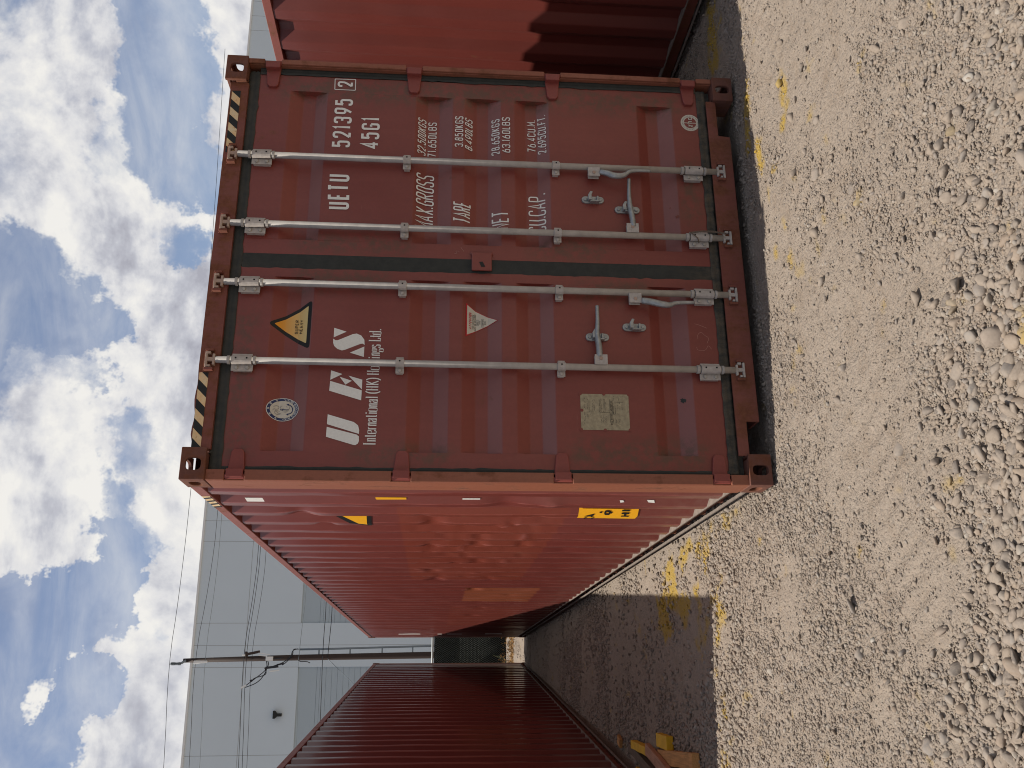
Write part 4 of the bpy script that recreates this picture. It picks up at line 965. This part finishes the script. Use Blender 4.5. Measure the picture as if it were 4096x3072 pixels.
# ------------------------------------------------------------------ ground
def vn(x, y, seed):
    xi = np.floor(x).astype(np.int64); yi = np.floor(y).astype(np.int64); fx = x-xi; fy = y-yi
    fx = fx*fx*(3-2*fx); fy = fy*fy*(3-2*fy)
    def h(a, b):
        n = (a*374761393+b*668265263+seed*1442695041) & 0x7fffffff
        n = ((n ^ (n >> 13))*1274126177) & 0x7fffffff
        return ((n ^ (n >> 16)) & 0xffff)/65535.0
    return (h(xi, yi)*(1-fx)+h(xi+1, yi)*fx)*(1-fy)+(h(xi, yi+1)*(1-fx)+h(xi+1, yi+1)*fx)*fy-.5
def fbm(x, y, sc, seed, oc=4, g=.5):
    s = 0; a = 1
    for i in range(oc): s = s+a*vn(x*sc, y*sc, seed+i*17); a *= g; sc *= 2.03
    return s
def gauss(x, y, cx, cy, rx, ry): return np.exp(-((x-cx)/rx)**2-((y-cy)/ry)**2)
def ground_h(x, y):
    x = np.asarray(x, float); y = np.asarray(y, float)
    near = np.exp(-np.maximum(0, np.hypot(x-.5, y+0)-16)/8)
    h = .030*fbm(x, y, .9, 3, 3)+.014*fbm(x, y, 4.5, 11, 4, .6)
    h = h*near
    h = h+.035*gauss(x, y, 2.6, -.38, 1.0, .22)+.015*gauss(x, y, -1.0, -1.2, .9, .5)+.02*gauss(x, y, .9, -2.1, .5, .4)
    h = h-.024*gauss(x, y, .5, -1.05, 1.6, .30)                # wheel tracks in front of the doors
    tr = np.sin((x*.93+y*.37)*2*np.pi/.095)*np.clip(1-np.abs(y+1.0-.18*x)/.28, 0, 1)*np.clip(fbm(x, y, 1.3, 31, 2)*3+.3, 0, 1)
    h = h+.0075*tr
    under = np.clip(np.minimum(np.minimum(x+.12, 2.56-x)/.12, np.minimum(y+.10, 13-y)/.10), 0, 1)
    h = h*(1-under)-.012*under-.012
    return h
YB = [(3.05,.29,.30,.07,1),(2.88,.39,.14,.06,1),(2.70,.47,.14,.05,.9),(3.4,.2,.3,.08,1),(1.85,-.65,.16,.07,1),(1.71,-.6,.06,.05,1.2),(1.72,-.27,.12,.035,1.1),(2.02,-.12,.14,.05,.7),(1.40,-.33,.25,.03,.6),(2.3,-.2,.2,.06,.35),(1.2,-.48,.3,.05,.35),
 (-.16,2.23,.08,.16,1),(-.33,2.21,.10,.18,1.4),(-.45,2.5,.11,.22,1.3),(-.42,1.95,.09,.18,1.1),(-.08,1.7,.08,.2,.8),(-.3,1.25,.35,.16,.35),(-.86,1.10,.5,.11,.30),(-1.24,1.16,.4,.11,.32),(-.45,1.05,.35,.12,.34),(-.35,1.5,.25,.2,.42),(-.6,1.35,.2,.1,.35),(.0,.85,.15,.1,.5),(-.1,1.3,.16,.22,.65),
 (-.3,.35,.3,.06,.2),(.54,-.45,.2,.05,.2),(-.55,3.3,.15,.3,.4),(-.2,3.9,.1,.3,.3)]
def yellow(x, y, s=5):
    t = 0
    for cx_, cy_, rx, ry, k in YB: t = np.maximum(t, k*gauss(x, y, cx_, cy_, rx*1.25, ry*1.25))
    return np.clip((t+.9*fbm(x, y, 9, 41+s, 3)-.42)*3.2, 0, 1)
def axis(a, b, st, far):
    core = list(np.arange(a, b+st/2, st)); out = []; d = st; v = b
    while v < far: d *= 1.32; v += d; out.append(v)
    lo = []; d = st; v = a
    while v > -far: d *= 1.32; v -= d; lo.append(v)
    return np.array(lo[::-1]+core+out)
gx = np.concatenate([axis(-2.4, 3.6, .0185, 420)]); gy = axis(-2.7, 3.2, .0185, 420)
extra = np.arange(3.2, 17.5, .05); gy = np.sort(np.unique(np.concatenate([gy[(gy < 3.201) | (gy > 17.5)], extra])))
X, Y = np.meshgrid(gx, gy); Z = ground_h(X, Y)
fine = fbm(X, Y, 26, 61, 2, .6)*.006*np.exp(-np.maximum(0, np.hypot(X-.3, Y)-5)/3)
Z = Z+fine
nx, ny = len(gx), len(gy)
me = bpy.data.meshes.new('ground'); me.vertices.add(nx*ny); me.vertices.foreach_set('co', np.stack([X, Y, Z], -1).reshape(-1).astype(np.float32))
I = np.arange((nx-1)*(ny-1)); r_, c_ = I//(nx-1), I % (nx-1); a = r_*nx+c_
quads = np.stack([a, a+1, a+nx+1, a+nx], 1)
me.loops.add(quads.size); me.loops.foreach_set('vertex_index', quads.reshape(-1).astype(np.int32))
me.polygons.add(len(quads)); me.polygons.foreach_set('loop_start', (np.arange(len(quads))*4).astype(np.int32))
me.polygons.foreach_set('use_smooth', np.ones(len(quads), bool)); me.update(calc_edges=True)
at = me.attributes.new('stain', 'FLOAT', 'POINT'); at.data.foreach_set('value', yellow(X, Y).reshape(-1).astype(np.float32))
mt, T, b = mat('dusty_gravel')
att = T.node('ShaderNodeAttribute'); att.attribute_name = 'stain'
v = T.obj; n1 = T.noise(v, 1.1, 5, .6); n2 = T.noise(v, 45, 6, .75); n3 = T.noise(v, 7, 4, .6)
vd = T.voro(v, 95); vc = T.voro(v, 95, out='Color'); vd2 = T.voro(v, 190); vd3 = T.voro(v, 48)
c = T.mix(T.mapr(n1, .3, .7), (.275, .225, .18), (.32, .265, .215)); c = T.mix(T.mapr(n2, .35, .7), c, (.35, .295, .245)); c = T.mix(T.mapr(n3, .5, .75, 0, .5), c, (.225, .17, .122))
c = T.mix(T.math('MULTIPLY', T.mapr(T.sep(vc)[0], .6, 1), .5), c, (.19, .17, .15))
c = T.mix(T.math('MULTIPLY', att.outputs['Fac'], T.mapr(n2, .3, .6, .45, .95)), c, (.40, .27, .045))
T.put(b.inputs['Base Color'], c); b.inputs['Roughness'].default_value = .95; b.inputs['Specular IOR Level'].default_value = .15
hgt = T.math('ADD', T.math('MULTIPLY', T.math('SUBTRACT', 1., vd), .5), T.math('MULTIPLY', T.math('SUBTRACT', 1., vd2), .25))
hgt = T.math('ADD', hgt, T.math('MULTIPLY', T.math('SUBTRACT', 1., vd3), .6)); hgt = T.math('ADD', hgt, T.math('MULTIPLY', n2, .8))
bump(T, b, hgt, .95, .0105)
me.materials.append(mt)
tag(link('ground', me), kind='structure')

# stones
def ico(sub):
    bm = bmesh.new(); bmesh.ops.create_icosphere(bm, subdivisions=sub, radius=1); v = np.array([q.co[:] for q in bm.verts]); f = np.array([[q.index for q in p.verts] for p in bm.faces]); bm.free(); return v, f
def protos(sub, n, seed):
    rs = np.random.RandomState(seed); v0, f = ico(sub); out = []
    for k in range(n):
        v = v0.copy()
        for _ in range(rs.randint(9, 16)):
            nrm = rs.normal(size=3); nrm /= np.linalg.norm(nrm); d = rs.uniform(.46, .82)
            t = v@nrm; ov = np.maximum(0, t-d); v = v-ov[:, None]*nrm*.93
        v = v*(1+.05*rs.normal(size=(len(v), 1)))*np.array([1, rs.uniform(.6, .95), rs.uniform(.42, .75)])
        out.append(v)
    return np.array(out), f
def scatter(px, py, rad, sub, nprot, seed, sink):
    rs = np.random.RandomState(seed); P, f = protos(sub, nprot, seed); n = len(px)
    pi = rs.randint(0, nprot, n); V = P[pi]*rad[:, None, None]
    a = rs.uniform(0, 2*np.pi, n); tx, ty = rs.normal(0, .28, n), rs.normal(0, .28, n)
    ca, sa = np.cos(a), np.sin(a)
    x = V[:, :, 0]*ca[:, None]-V[:, :, 1]*sa[:, None]; y = V[:, :, 0]*sa[:, None]+V[:, :, 1]*ca[:, None]; z = V[:, :, 2]+tx[:, None]*x+ty[:, None]*y
    zmin = z.min(1); hgt = z.max(1)-zmin
    z0 = ground_h(px, py)-zmin-hgt*rs.uniform(sink[0], sink[1], n)
    co = np.stack([x+px[:, None], y+py[:, None], z+z0[:, None]], -1)
    nv = P.shape[1]; F = (f[None]+(np.arange(n)*nv)[:, None, None]).reshape(-1, 3)
    tone = np.repeat(rs.uniform(0, 1, n), nv); st = np.repeat(yellow(px, py, 5)*(rs.uniform(0, 1, n) > .25), nv)
    return co.reshape(-1, 3), F, tone, st
def visible(px, py, margin=.15):      # where the photograph could see ground, with room for a step aside
    dx, dy = px-CAM.x, py-CAM.y
    fwd = dx*math.sin(YAW)+dy*math.cos(YAW); rgt = dx*math.cos(YAW)-dy*math.sin(YAW)
    ok = (fwd > 2.0) & (rgt < .47*fwd+.5) & (rgt > -.47*fwd-.5)
    ok &= ~((px > .10) & (px < 2.34) & (py > .10))
    lx = -.4306-(13.31-py)*.1122
    ok &= ~((px < lx-.02) & (py > 1.5))
    return ok
def dens(px, py, kind):
    n = fbm(px, py, 1.6, 71, 3); n2_ = fbm(px, py, 5, 77, 2)
    dist = (px-CAM.x)*math.sin(YAW)+(py-CAM.y)*math.cos(YAW)
    lane = np.exp(-((py+1.0-.16*px)/.34)**2)*(px > -1.3)          # packed wheel lane
    lane2 = np.exp(-((py+.35-.05*px)/.16)**2)*np.clip((px-.2)/.6, 0, 1)*np.clip((1.9-px)/.5, 0, 1)
    if kind == 'L':
        return np.clip((3.0-dist)*2.0, 0, 1)*np.clip(.75+1.6*n, .15, 1.)*np.clip(.95-.62*(px+.05), .12, 1)+.022*np.clip(1+3*n2_, 0, 2)
    if kind == 'M':
        return np.clip(.20+1.3*n+.7*n2_+np.clip((3.2-dist), 0, .6)+.35*((py > -.5) & (px < 0) & (py < 1.2))+.45*gauss(px, py, 2.2, -.35, .9, .3)+.3*gauss(px, py, -.9, .5, .5, 1.)-.30*lane-.3*lane2, .05, 1)
    return np.clip(.50+1.4*n+.9*n2_-.35*lane-.3*lane2, .15, 1)
parts_ = []
def pop(nmax, x0, x1, y0, y1, rmin, rmax, pw, kind, sub, npr, seed, sink):
    rs = np.random.RandomState(seed); px = rs.uniform(x0, x1, nmax); py = rs.uniform(y0, y1, nmax)
    k = visible(px, py) & (rs.uniform(0, 1, nmax) < dens(px, py, kind)); px, py = px[k], py[k]
    rad = rmin*(rmax/rmin)**(rs.uniform(0, 1, len(px))**pw)
    parts_.append(scatter(px, py, rad, sub, npr, seed, sink)); return len(px)
cnt = [pop(15000, -2.4, 2.6, -2.6, -.6, .010, .038, 1.9, 'L', 2, 24, 101, (.15, .55)),
 pop(2600, -2.4, 3.4, -1.9, 3.0, .014, .028, 1.8, 'L', 2, 16, 102, (.25, .7)),
 pop(125000, -2.4, 3.7, -2.6, 1.6, .0062, .0185, 1.9, 'M', 1, 24, 103, (.1, .6)),
 pop(46000, -1.9, .25, .7, 8.0, .009, .028, 1.6, 'M', 1, 20, 104, (.1, .5)),
 pop(14000, -1.2, .3, 6.0, 16.5, .010, .024, 1.2, 'M', 1, 20, 105, (.3, .6)),
 pop(230000, -2.4, 3.7, -2.6, 1.4, .0030, .0070, 1.3, 'S', 0, 30, 106, (.0, .4))]
print('stones', cnt)
off = 0; CO, FF, TN, STN = [], [], [], []
for co, F, tn, st in parts_: CO.append(co); FF.append(F+off); off += len(co); TN.append(tn); STN.append(st)
CO = np.concatenate(CO).astype(np.float32); FF = np.concatenate(FF).astype(np.int32); TN = np.concatenate(TN).astype(np.float32); STN = np.concatenate(STN).astype(np.float32)
me = bpy.data.meshes.new('gravel'); me.vertices.add(len(CO)); me.vertices.foreach_set('co', CO.reshape(-1)); me.loops.add(FF.size); me.loops.foreach_set('vertex_index', FF.reshape(-1))
me.polygons.add(len(FF)); me.polygons.foreach_set('loop_start', (np.arange(len(FF))*3).astype(np.int32)); me.update(calc_edges=True)
for nm, ar in (('tone', TN), ('stain', STN)): q = me.attributes.new(nm, 'FLOAT', 'POINT'); q.data.foreach_set('value', ar)
mt, T, b = mat('gravel_stone')
tone = T.node('ShaderNodeAttribute'); tone.attribute_name = 'tone'; att = T.node('ShaderNodeAttribute'); att.attribute_name = 'stain'
ramp = T.node('ShaderNodeValToRGB'); T.put(ramp.inputs[0], tone.outputs['Fac']); e = ramp.color_ramp.elements; ramp.color_ramp.interpolation = 'LINEAR'
e[0].position = 0; e[0].color = (.11, .095, .085, 1); e[1].position = 1; e[1].color = (.40, .37, .33, 1)
for p_, cc in ((.04, (.15, .13, .115)), (.12, (.215, .185, .16)), (.35, (.265, .215, .17)), (.5, (.245, .22, .20)), (.62, (.285, .225, .17)), (.75, (.26, .20, .155)), (.86, (.27, .245, .22)), (.96, (.31, .27, .22))):
    k = e.new(p_); k.color = (*cc, 1)
sp = T.noise(T.obj, 120, 4, .7); sp2 = T.noise(T.obj, 30, 4, .6)
c = T.mix(T.mapr(sp, .35, .7, 0, .45), ramp.outputs[0], (.34, .285, .235)); c = T.mix(T.mapr(sp2, .42, .62, 0, .7), c, (.32, .265, .215))
c = T.mix(T.math('MULTIPLY', att.outputs['Fac'], T.mapr(sp2, .3, .6, .6, 1)), c, (.42, .28, .04))
T.put(b.inputs['Base Color'], c); b.inputs['Roughness'].default_value = .88; b.inputs['Specular IOR Level'].default_value = .25
bump(T, b, T.math('ADD', sp, sp2), .4, .003); me.materials.append(mt)
tag(link('gravel', me), 'loose grey and tan gravel stones scattered over the dusty yard', 'gravel', kind='stuff')

# ------------------------------------------------------------------ timber scraps beside the left container
M['yblock'] = simple('yellow_painted_timber', (.78, .46, .02), .6, 0, .12, 14, .3)
def timber(name, col):
    mt, T, b = mat(name); g = T.noise(T.scale(T.obj, (30, 2, 30)), 3, 5, .65); s = T.noise(T.obj, 9, 4, .6)
    c = T.mix(T.mapr(g, .35, .7), col, tuple(x*.6 for x in col)); c = T.mix(T.mapr(s, .55, .75, 0, .5), c, tuple(x*.45 for x in col))
    T.put(b.inputs['Base Color'], c); b.inputs['Roughness'].default_value = .75; bump(T, b, g, .4, .002); return mt
M['wood'] = timber('raw_timber', (.60, .30, .10)); M['wood2'] = timber('pinkish_timber', (.50, .26, .16)); M['wood3'] = timber('weathered_timber', (.16, .11, .075))
def plank(name, mtk, p0, p1, wd, th, label, cat='plank', roll=0):
    """board from p0 to p1 (centre of the underside)"""
    p0, p1 = Vector(p0), Vector(p1); d = p1-p0; L = d.length; d.normalize(); sd = d.cross(Vector((0, 0, 1))).normalized()
    sd = Matrix.Rotation(roll, 3, d) @ sd; u = sd.cross(d)
    mb = MB(); n = 8; vs = []
    for i in range(n+1):
        wob = .0015*math.sin(i*1.7)
        for a, b_ in ((-1, 0), (1, 0), (1, 1), (-1, 1)): vs.append((a*(wd/2+wob), L*i/n, b_*th))
    mb.add(vs, [(i*4+j, i*4+(j+1) % 4, i*4+4+(j+1) % 4, i*4+4+j) for i in range(n) for j in range(4)]+[(0, 1, 2, 3), (n*4+3, n*4+2, n*4+1, n*4)])
    o = mb.build(name, M[mtk], None, bevel=.0025)
    o.matrix_world = Matrix(((sd.x, d.x, u.x, p0.x), (sd.y, d.y, u.y, p0.y), (sd.z, d.z, u.z, p0.z), (0, 0, 0, 1)))
    return tag(o, label, cat, 'timber scraps at the foot of the left container')
zg = -.012
plank('wood_block', 'yblock', (-1.312, 2.34, .0), (-1.299, 2.63, .004), .092, .050, 'short yellow painted timber block nearest the alley, at the head of the scraps', 'wood block')
plank('wood_block', 'yblock', (-1.402, 2.86, .012), (-1.372, 3.48, .012), .062, .055, 'longer yellow painted timber offcut behind the short yellow block', 'wood block')
plank('plank', 'wood', (-1.385, 1.70, .0), (-1.415, 2.62, .0), .098, .052, 'orange brown timber plank lying nearest the camera with its sawn end showing')
plank('plank', 'wood2', (-1.548, 2.00, .055), (-1.372, 2.82, .060), .085, .036, 'pinkish brown plank laid slantwise across the other scraps')
plank('plank', 'wood3', (-1.575, 2.75, .0), (-1.405, 3.72, .0), .07, .040, 'dark weathered board lying against the base of the left container')
plank('wood_scrap', 'wood', (-1.405, 4.15, .0), (-1.365, 4.25, .0), .075, .03, 'small orange splinter of wood beyond the dark weathered board', 'wood scrap')
plank('wood_scrap', 'yblock', (-1.575, 3.17, .04), (-1.550, 3.32, .04), .04, .03, 'small yellow wood chip half hidden behind the slanted plank', 'wood scrap')

# ------------------------------------------------------------------ fence at the end of the alley
FY = 16.32
fence = empty('chain_link_fence', (0, FY, 0), 'galvanised chain link fence with dark screen across the far end of the alley', 'fence')
M['fmetal'] = simple('galvanised_fence', (.52, .55, .54), .45, .3, .1, 30, 0)
M['fwire'] = simple('fence_wire', (.30, .33, .31), .5, .3, .1, 30, 0)
M['screen'] = simple('dark_green_screen', (.012, .018, .014), .9, 0, .3, 12, .2)
fx0, fx1 = -7, 9
def fb(): return MB()
mb = fb(); mb.tube([(fx0, 0, 1.735), (fx1, 0, 1.735)], .024, 12); mb.build('top_rail', M['fmetal'], fence, smooth=True)
for x in np.arange(fx0, fx1+.1, 2.0):
    mb = fb(); mb.tube([(x+.02, .03, -.05), (x+.02, .03, 1.74)], .026, 10); mb.tube([(x+.02, .03, 1.74), (x+.02, .03, 1.765)], [.03, .012], 10); mb.build('post', M['fmetal'], fence, smooth=True)
cell = .0565*math.sqrt(2)/2*2; r = .0019; h0, h1 = .02, 1.72; k = 0
vs, fs = [], []
x = fx0
while x < fx1:
    n = int((h1-h0)/(cell/2)); sgn = 1
    for i in range(n):
        za, zb = h0+i*cell/2, h0+(i+1)*cell/2; xa = x+(cell/4 if i % 2 == 0 else -cell/4)+cell/4; xb_ = x+(-cell/4 if i % 2 == 0 else cell/4)+cell/4
        b0 = len(vs)
        for (px_, pz) in ((xa, za), (xb_, zb)): vs += [(px_-r, -.022, pz), (px_, -.022-2*r, pz), (px_+r, -.022, pz)]
        fs += [(b0, b0+1, b0+4, b0+3), (b0+1, b0+2, b0+5, b0+4), (b0+2, b0, b0+3, b0+5)]
    x += cell/2
mb = fb(); mb.add(vs, fs); mb.build('mesh', M['fwire'], fence)
mb = fb(); vs = []; N = 160
for j in range(2):
    for i in range(N+1): vs.append((fx0+(fx1-fx0)*i/N, .07+.015*math.sin(i*1.9)+.01*math.sin(i*.7), (.10, 1.70)[j]))
mb.add(vs, [(i, i+1, N+2+i, N+1+i) for i in range(N)]); mb.build('screen', M['screen'], fence)
# dry leaves blown against it
rs = np.random.RandomState(4); vs, fs = [], []
for i in range(2600):
    px_ = rs.uniform(-1.6, 1.0); t = abs(rs.normal(0, .30)); py_ = FY-.06-t; z = rs.uniform(0, 1)**1.8*.30*math.exp(-(t/.22)**2)*(1 if rs.uniform() < .85 else 1.9)*(.45+.55*math.sin(px_*5)**2)+.005
    s = rs.uniform(.012, .03); a = rs.normal(size=3); a /= np.linalg.norm(a); b_ = np.cross(a, rs.normal(size=3)); b_ /= np.linalg.norm(b_)
    c0 = np.array([px_, 0*FY+py_, z]); k = len(vs)
    vs += [c0-a*s, c0-b_*s*.5, c0+a*s, c0+b_*s*.5+np.cross(a, b_)*s*.3]; fs += [(k, k+1, k+2), (k, k+2, k+3)]
mb = MB(); mb.add([tuple(q) for q in vs], fs)
tag(mb.build('leaf_litter', simple('dry_leaves', (.46, .27, .10), .8, 0, .3, 8, 0), None), 'dry tan leaves blown against the foot of the chain link fence', 'leaves', kind='stuff')
# weed by the fence
wd = empty('weed', (-.33, FY-.12, 0), 'small pale flowering weed at the foot of the chain link fence', 'plant')
mbs, mbl = MB(), MB(); rr = random.Random(9)
for i in range(9):
    a = rr.uniform(0, 6.28); l = rr.uniform(.2, .5); p = [(0, 0, 0), (math.cos(a)*l*.25, math.sin(a)*l*.15, l*.6), (math.cos(a)*l*.5, math.sin(a)*l*.3, l)]
    mbs.tube(p, .003, 5)
    for k in range(16):
        t = rr.uniform(.25, 1); c0 = Vector((math.cos(a)*l*.5*t, math.sin(a)*l*.3*t, l*t)); q = Vector((rr.uniform(-1, 1), rr.uniform(-1, 1), rr.uniform(-.3, 1))).normalized()*rr.uniform(.015, .035); s_ = q.orthogonal().normalized()*.007
        mbl.add([c0, c0+q*.5+s_, c0+q, c0+q*.5-s_], [(0, 1, 2, 3)])
mbs.build('stem', simple('weed_stem', (.12, .13, .06)), wd); mbl.build('leaf', simple('weed_leaf', (.16, .20, .09), .6, 0, .3, 20, 0), wd)

# ------------------------------------------------------------------ warehouse
WY = 44.0; nb = Vector((.04746, .99887, 0)).normalized(); db = Vector((nb.y, -nb.x, 0))     # db runs to the right
ang = -math.atan2(nb.x, nb.y)
wh = empty('warehouse', (0, WY, 0), 'large pale grey windowless warehouse wall filling the background', 'building', rot=(0, 0, ang))
M['wall'] = simple('pale_grey_render', (.60, .69, .76), .85, 0, .02, .4, .05, .2)
M['wall_dark'] = simple('mid_grey_panel', (.42, .50, .56), .8, 0, .02, .4, .05, .2)
M['groove'] = simple('joint_grey', (.36, .39, .41), .9, 0, 0, 5, 0)  # panel joints laid on the wall as thin darker grey strips
M['coping'] = simple('white_coping', (.74, .76, .76), .5, 0, .02, 5, 0)
s0, s1, ZT = -32.0, 62.0, 13.86
# light wall with openings for the darker recessed bays
bays = []; b0 = 2.5
k = -5
while b0+6.3*k < s1-5: bays.append((b0+6.3*k, b0+6.3*k+4.14)); k += 1
bays = [q for q in bays if q[0] > s0+1]
mb = MB(); ZB = 8.60
mb.box(s0, s1, 0, .35, ZB, ZT); xs = [s0]+[v for q in bays for v in q]+[s1]
for a, b_ in zip(xs[0::2], xs[1::2]): mb.box(a, b_, 0, .35, -.3, ZB)
mb.box(s0, s0+.3, .35, 40, -.3, ZT); mb.box(s1-.3, s1, .35, 40, -.3, ZT)
mb.build('wall', M['wall'], wh)
mb = MB(); mb.box(s0+.3, s1-.3, .36, 40, ZT-.6, ZT-.4); mb.build('roof', M['wall_dark'], wh)
mb = MB(); mb.box(s0-.05, s1+.05, -.06, .45, ZT, ZT+.10); mb.build('coping', M['coping'], wh)
for a, b_ in bays:
    if b_ < -14 or a > 46: continue
    mb = MB(); z = -.3; mb.box(a, b_, .10, .14, -.3, ZB)
    while z < 7.65: mb.box(a, b_, .075, .10, z+.012, min(z+.288, 7.64)); z += .288
    mb.box(a, b_, .075, .10, 7.66, ZB); mb.build('bay_panel', M['wall_dark'], wh)
mb = MB()
for a, b_ in bays:
    for x in (a-1.09, a, a-2.16): mb.box(x-.012, x+.012, -.003, .002, (-.3 if x < a-.5 and x > a-2 else ZB), ZT)
mb.box(s0, s1, -.003, .002, 11.29, 11.315)
mb.build('joint', M['groove'], wh)
lt = MB(); lx = -1.93
lt.prism([(lx-.17, 9.68), (lx+.20, 9.68), (lx+.20, 9.60), (lx+.07, 9.48), (lx+.07, 9.26), (lx-.07, 9.26), (lx-.07, 9.48), (lx-.17, 9.58)], -.22, 0); lt.box(lx-.06, lx+.06, -.32, -.22, 9.28, 9.42)
lt.build('wall_lamp', M['black'], wh, bevel=.01)

# ------------------------------------------------------------------ utility pole
PY = 36.0
pole = empty('utility_pole', (.62, PY, 0), 'brown wooden utility pole in front of the warehouse with a grey riser pipe', 'utility pole')
M['pole'] = timber('creosoted_pole', (.042, .024, .018)); M['pipe'] = simple('grey_conduit', (.20, .24, .27), .5, .2, .08, 20, 0); M['cable'] = simple('black_cable', (.02, .022, .03), .6, 0, .1, 20, 0)
P = lambda x, z, y=0: (x-.62, y, z)
mb = MB(); mb.tube([P(.62, -.3), P(.58, 1.85), P(.50, 8), P(.41, 12.22)], [.155, .14, .118, .085], 14); mb.build('shaft', M['pole'], pole, smooth=True)
mb = MB(); mb.tube([P(.42, 12.1, -.06), P(.30, 12.28, -.08)], .05, 8); mb.tube([P(.29, 12.25, -.08), P(.27, 12.75, -.08)], .022, 8)
for k in range(9): z = 12.30+k*.048; mb.tube([P(.285, z, -.08), P(.283, z+.018, -.08)], [.075, .05], 12)
mb.build('insulator', M['pipe'], pole)
mb = MB(); mb.tube([P(.84, 7.45), P(.86, 6), P(.96, 1.84), P(1.0, -.2)], .042, 10); mb.build('riser_pipe', M['pipe'], pole, smooth=True)
for z in (6.62, 5.31, 3.95, 2.65): x = np.interp(z, [1.84, 7.45], [.96, .84]); mb = MB(); mb.box(x-.62-.30, x-.62, -.02, .02, z-.03, z+.03); mb.build('pipe_bracket', M['pipe'], pole)
mb = MB(); mb.obox(P(.70, 9.36, -.10), (.055, 0, -.28), (0, .06, 0), (.05, 0, .01)); mb.obox(P(.62, 9.62, -.10), (.14, 0, .02), (0, .05, 0), (0, 0, .05)); mb.build('crossarm', M['pole'], pole, bevel=.01)
mb = MB(); mb.tube([P(.70, 9.12, -.14), P(.62, 8.66, -.14)], .022, 6); mb.tube([P(.60, 9.14, -.14), P(.57, 8.75, -.14)], .016, 6); mb.build('brace', M['coping'], pole)
mb = MB(); mb.box(-.24, -.07, -.20, -.10, 8.50, 8.80); mb.box(-.04, .02, -.2, -.1, 9.66, 9.78); mb.tube([P(.33, 11.75, -.12), P(.36, 11.2, -.12)], [.08, .04], 10); mb.build('junction_box', M['coping'], pole, bevel=.01)
mb = MB()
for pts in ([(.45,8.75),(.25,8.65),(.0,8.75),(-.35,9.2),(-.62,9.55)], [(.42,8.78),(.2,8.72),(-.1,8.75),(-.5,9.05),(-.68,9.55)], [(.1,8.82),(-.15,8.7),(-.25,8.95),(-.3,9.2),(-.44,9.33)], [(.86,7.48),(.80,7.72),(.55,7.75),(.3,8.05),(.15,8.5)], [(.84,7.46),(.86,7.7),(.6,7.68),(.3,7.95),(.2,8.1)], [(.40,7.45),(.33,7.35),(.35,7.1),(.28,6.95)], [(.50,8.55),(.46,8.35),(.5,8.1)]):
    mb.tube(chaikin_3d([P(a, b_, -.16) for a, b_ in pts]), .018, 6)
mb.obox(P(.12, 8.52, -.16), (.03, 0, -.26), (0, .06, 0), (.045, 0, .01)); mb.obox(P(.24, 8.18, -.16), (.03, 0, -.14), (0, .03, 0), (.03, 0, .01)); mb.tube([P(-.44, 9.37, -.16), P(-.40, 9.30, -.16)], .05, 8)
mb.build('service_cable', M['cable'], pole)
mb = MB(); mb.tube([P(-.70, 9.72, -.16), P(-.58, 9.52, -.16)], .035, 6); mb.tube([P(-.05, 8.6, -.2), P(-.0, 8.2, -.2)], .03, 6); mb.build('splice', M['coping'], pole)
mb = MB(); mb.tube([(-.17, -.1, 6.22), (-1.9, -.4, 4.3), (-5.4, -1.2, 0)], .012, 6); mb.build('guy_wire', M['pipe'], pole)
WR = {'topmost thin power line running over the top of the pole': ([(31.5, 13.43), (19, 12.9), (7.7, 12.64), (2.9, 12.66), (.26, 12.79), (-3.74, 12.49), (-16, 12.0)], .010),
 'second power line from the top, just under the warehouse coping': ([(20, 11.9), (6.7, 11.35), (3.5, 11.45), (.42, 11.76), (-3.76, 11.49), (-16, 11.1)], .009),
 'third power line from the top, in front of the pale wall': ([(20, 11.6), (6.6, 11.19), (3.5, 11.18), (.55, 11.35), (-3.76, 11.07), (-16, 10.7)], .009),
 'upper wire of the close pair at the crossarm': ([(20, 9.9), (5.21, 9.46), (3, 9.55), (.63, 9.77), (-3.79, 9.54), (-16, 9.2)], .011),
 'lower wire of the close pair at the crossarm': ([(20, 9.8), (5.14, 9.37), (3, 9.45), (.63, 9.67), (-3.79, 9.38), (-16, 9.0)], .010),
 'single thin wire just below the close pair at the crossarm': ([(20, 9.6), (4.97, 9.12), (3, 9.2), (.77, 9.44), (-3.79, 9.2), (-16, 8.9)], .008),
 'pale service wire meeting the head of the riser pipe': ([(20, 7.6), (3.5, 7.28), (1.32, 7.41), (.5, 7.43), (.37, 7.46), (-2.79, 7.28), (-16, 7.0)], .009),
 'thick black communication cable crossing the pole below the riser head': ([(20, 6.8), (2.83, 6.4), (.97, 6.46), (-1.85, 6.38), (-16, 6.2)], .014),
 'lowest thick black cable ending at the pole': ([(20, 6.4), (2.61, 6.13), (.94, 6.21), (.50, 6.23)], .014)}
for lab, (pts, r) in WR.items():
    mb = MB(); o0 = Vector((pts[0][0], PY-.12, pts[0][1])); mb.tube([Vector((a, PY-.12, b_))-o0 for a, b_ in chaikin(pts, False, 2)], r, 6)
    o = mb.build('power_line', M['cable'] if 'pale' not in lab else M['pipe'], None, smooth=True); o.location = o0
    tag(o, lab, 'power line', 'overhead lines strung past the utility pole')
print('objects', len(bpy.data.objects))
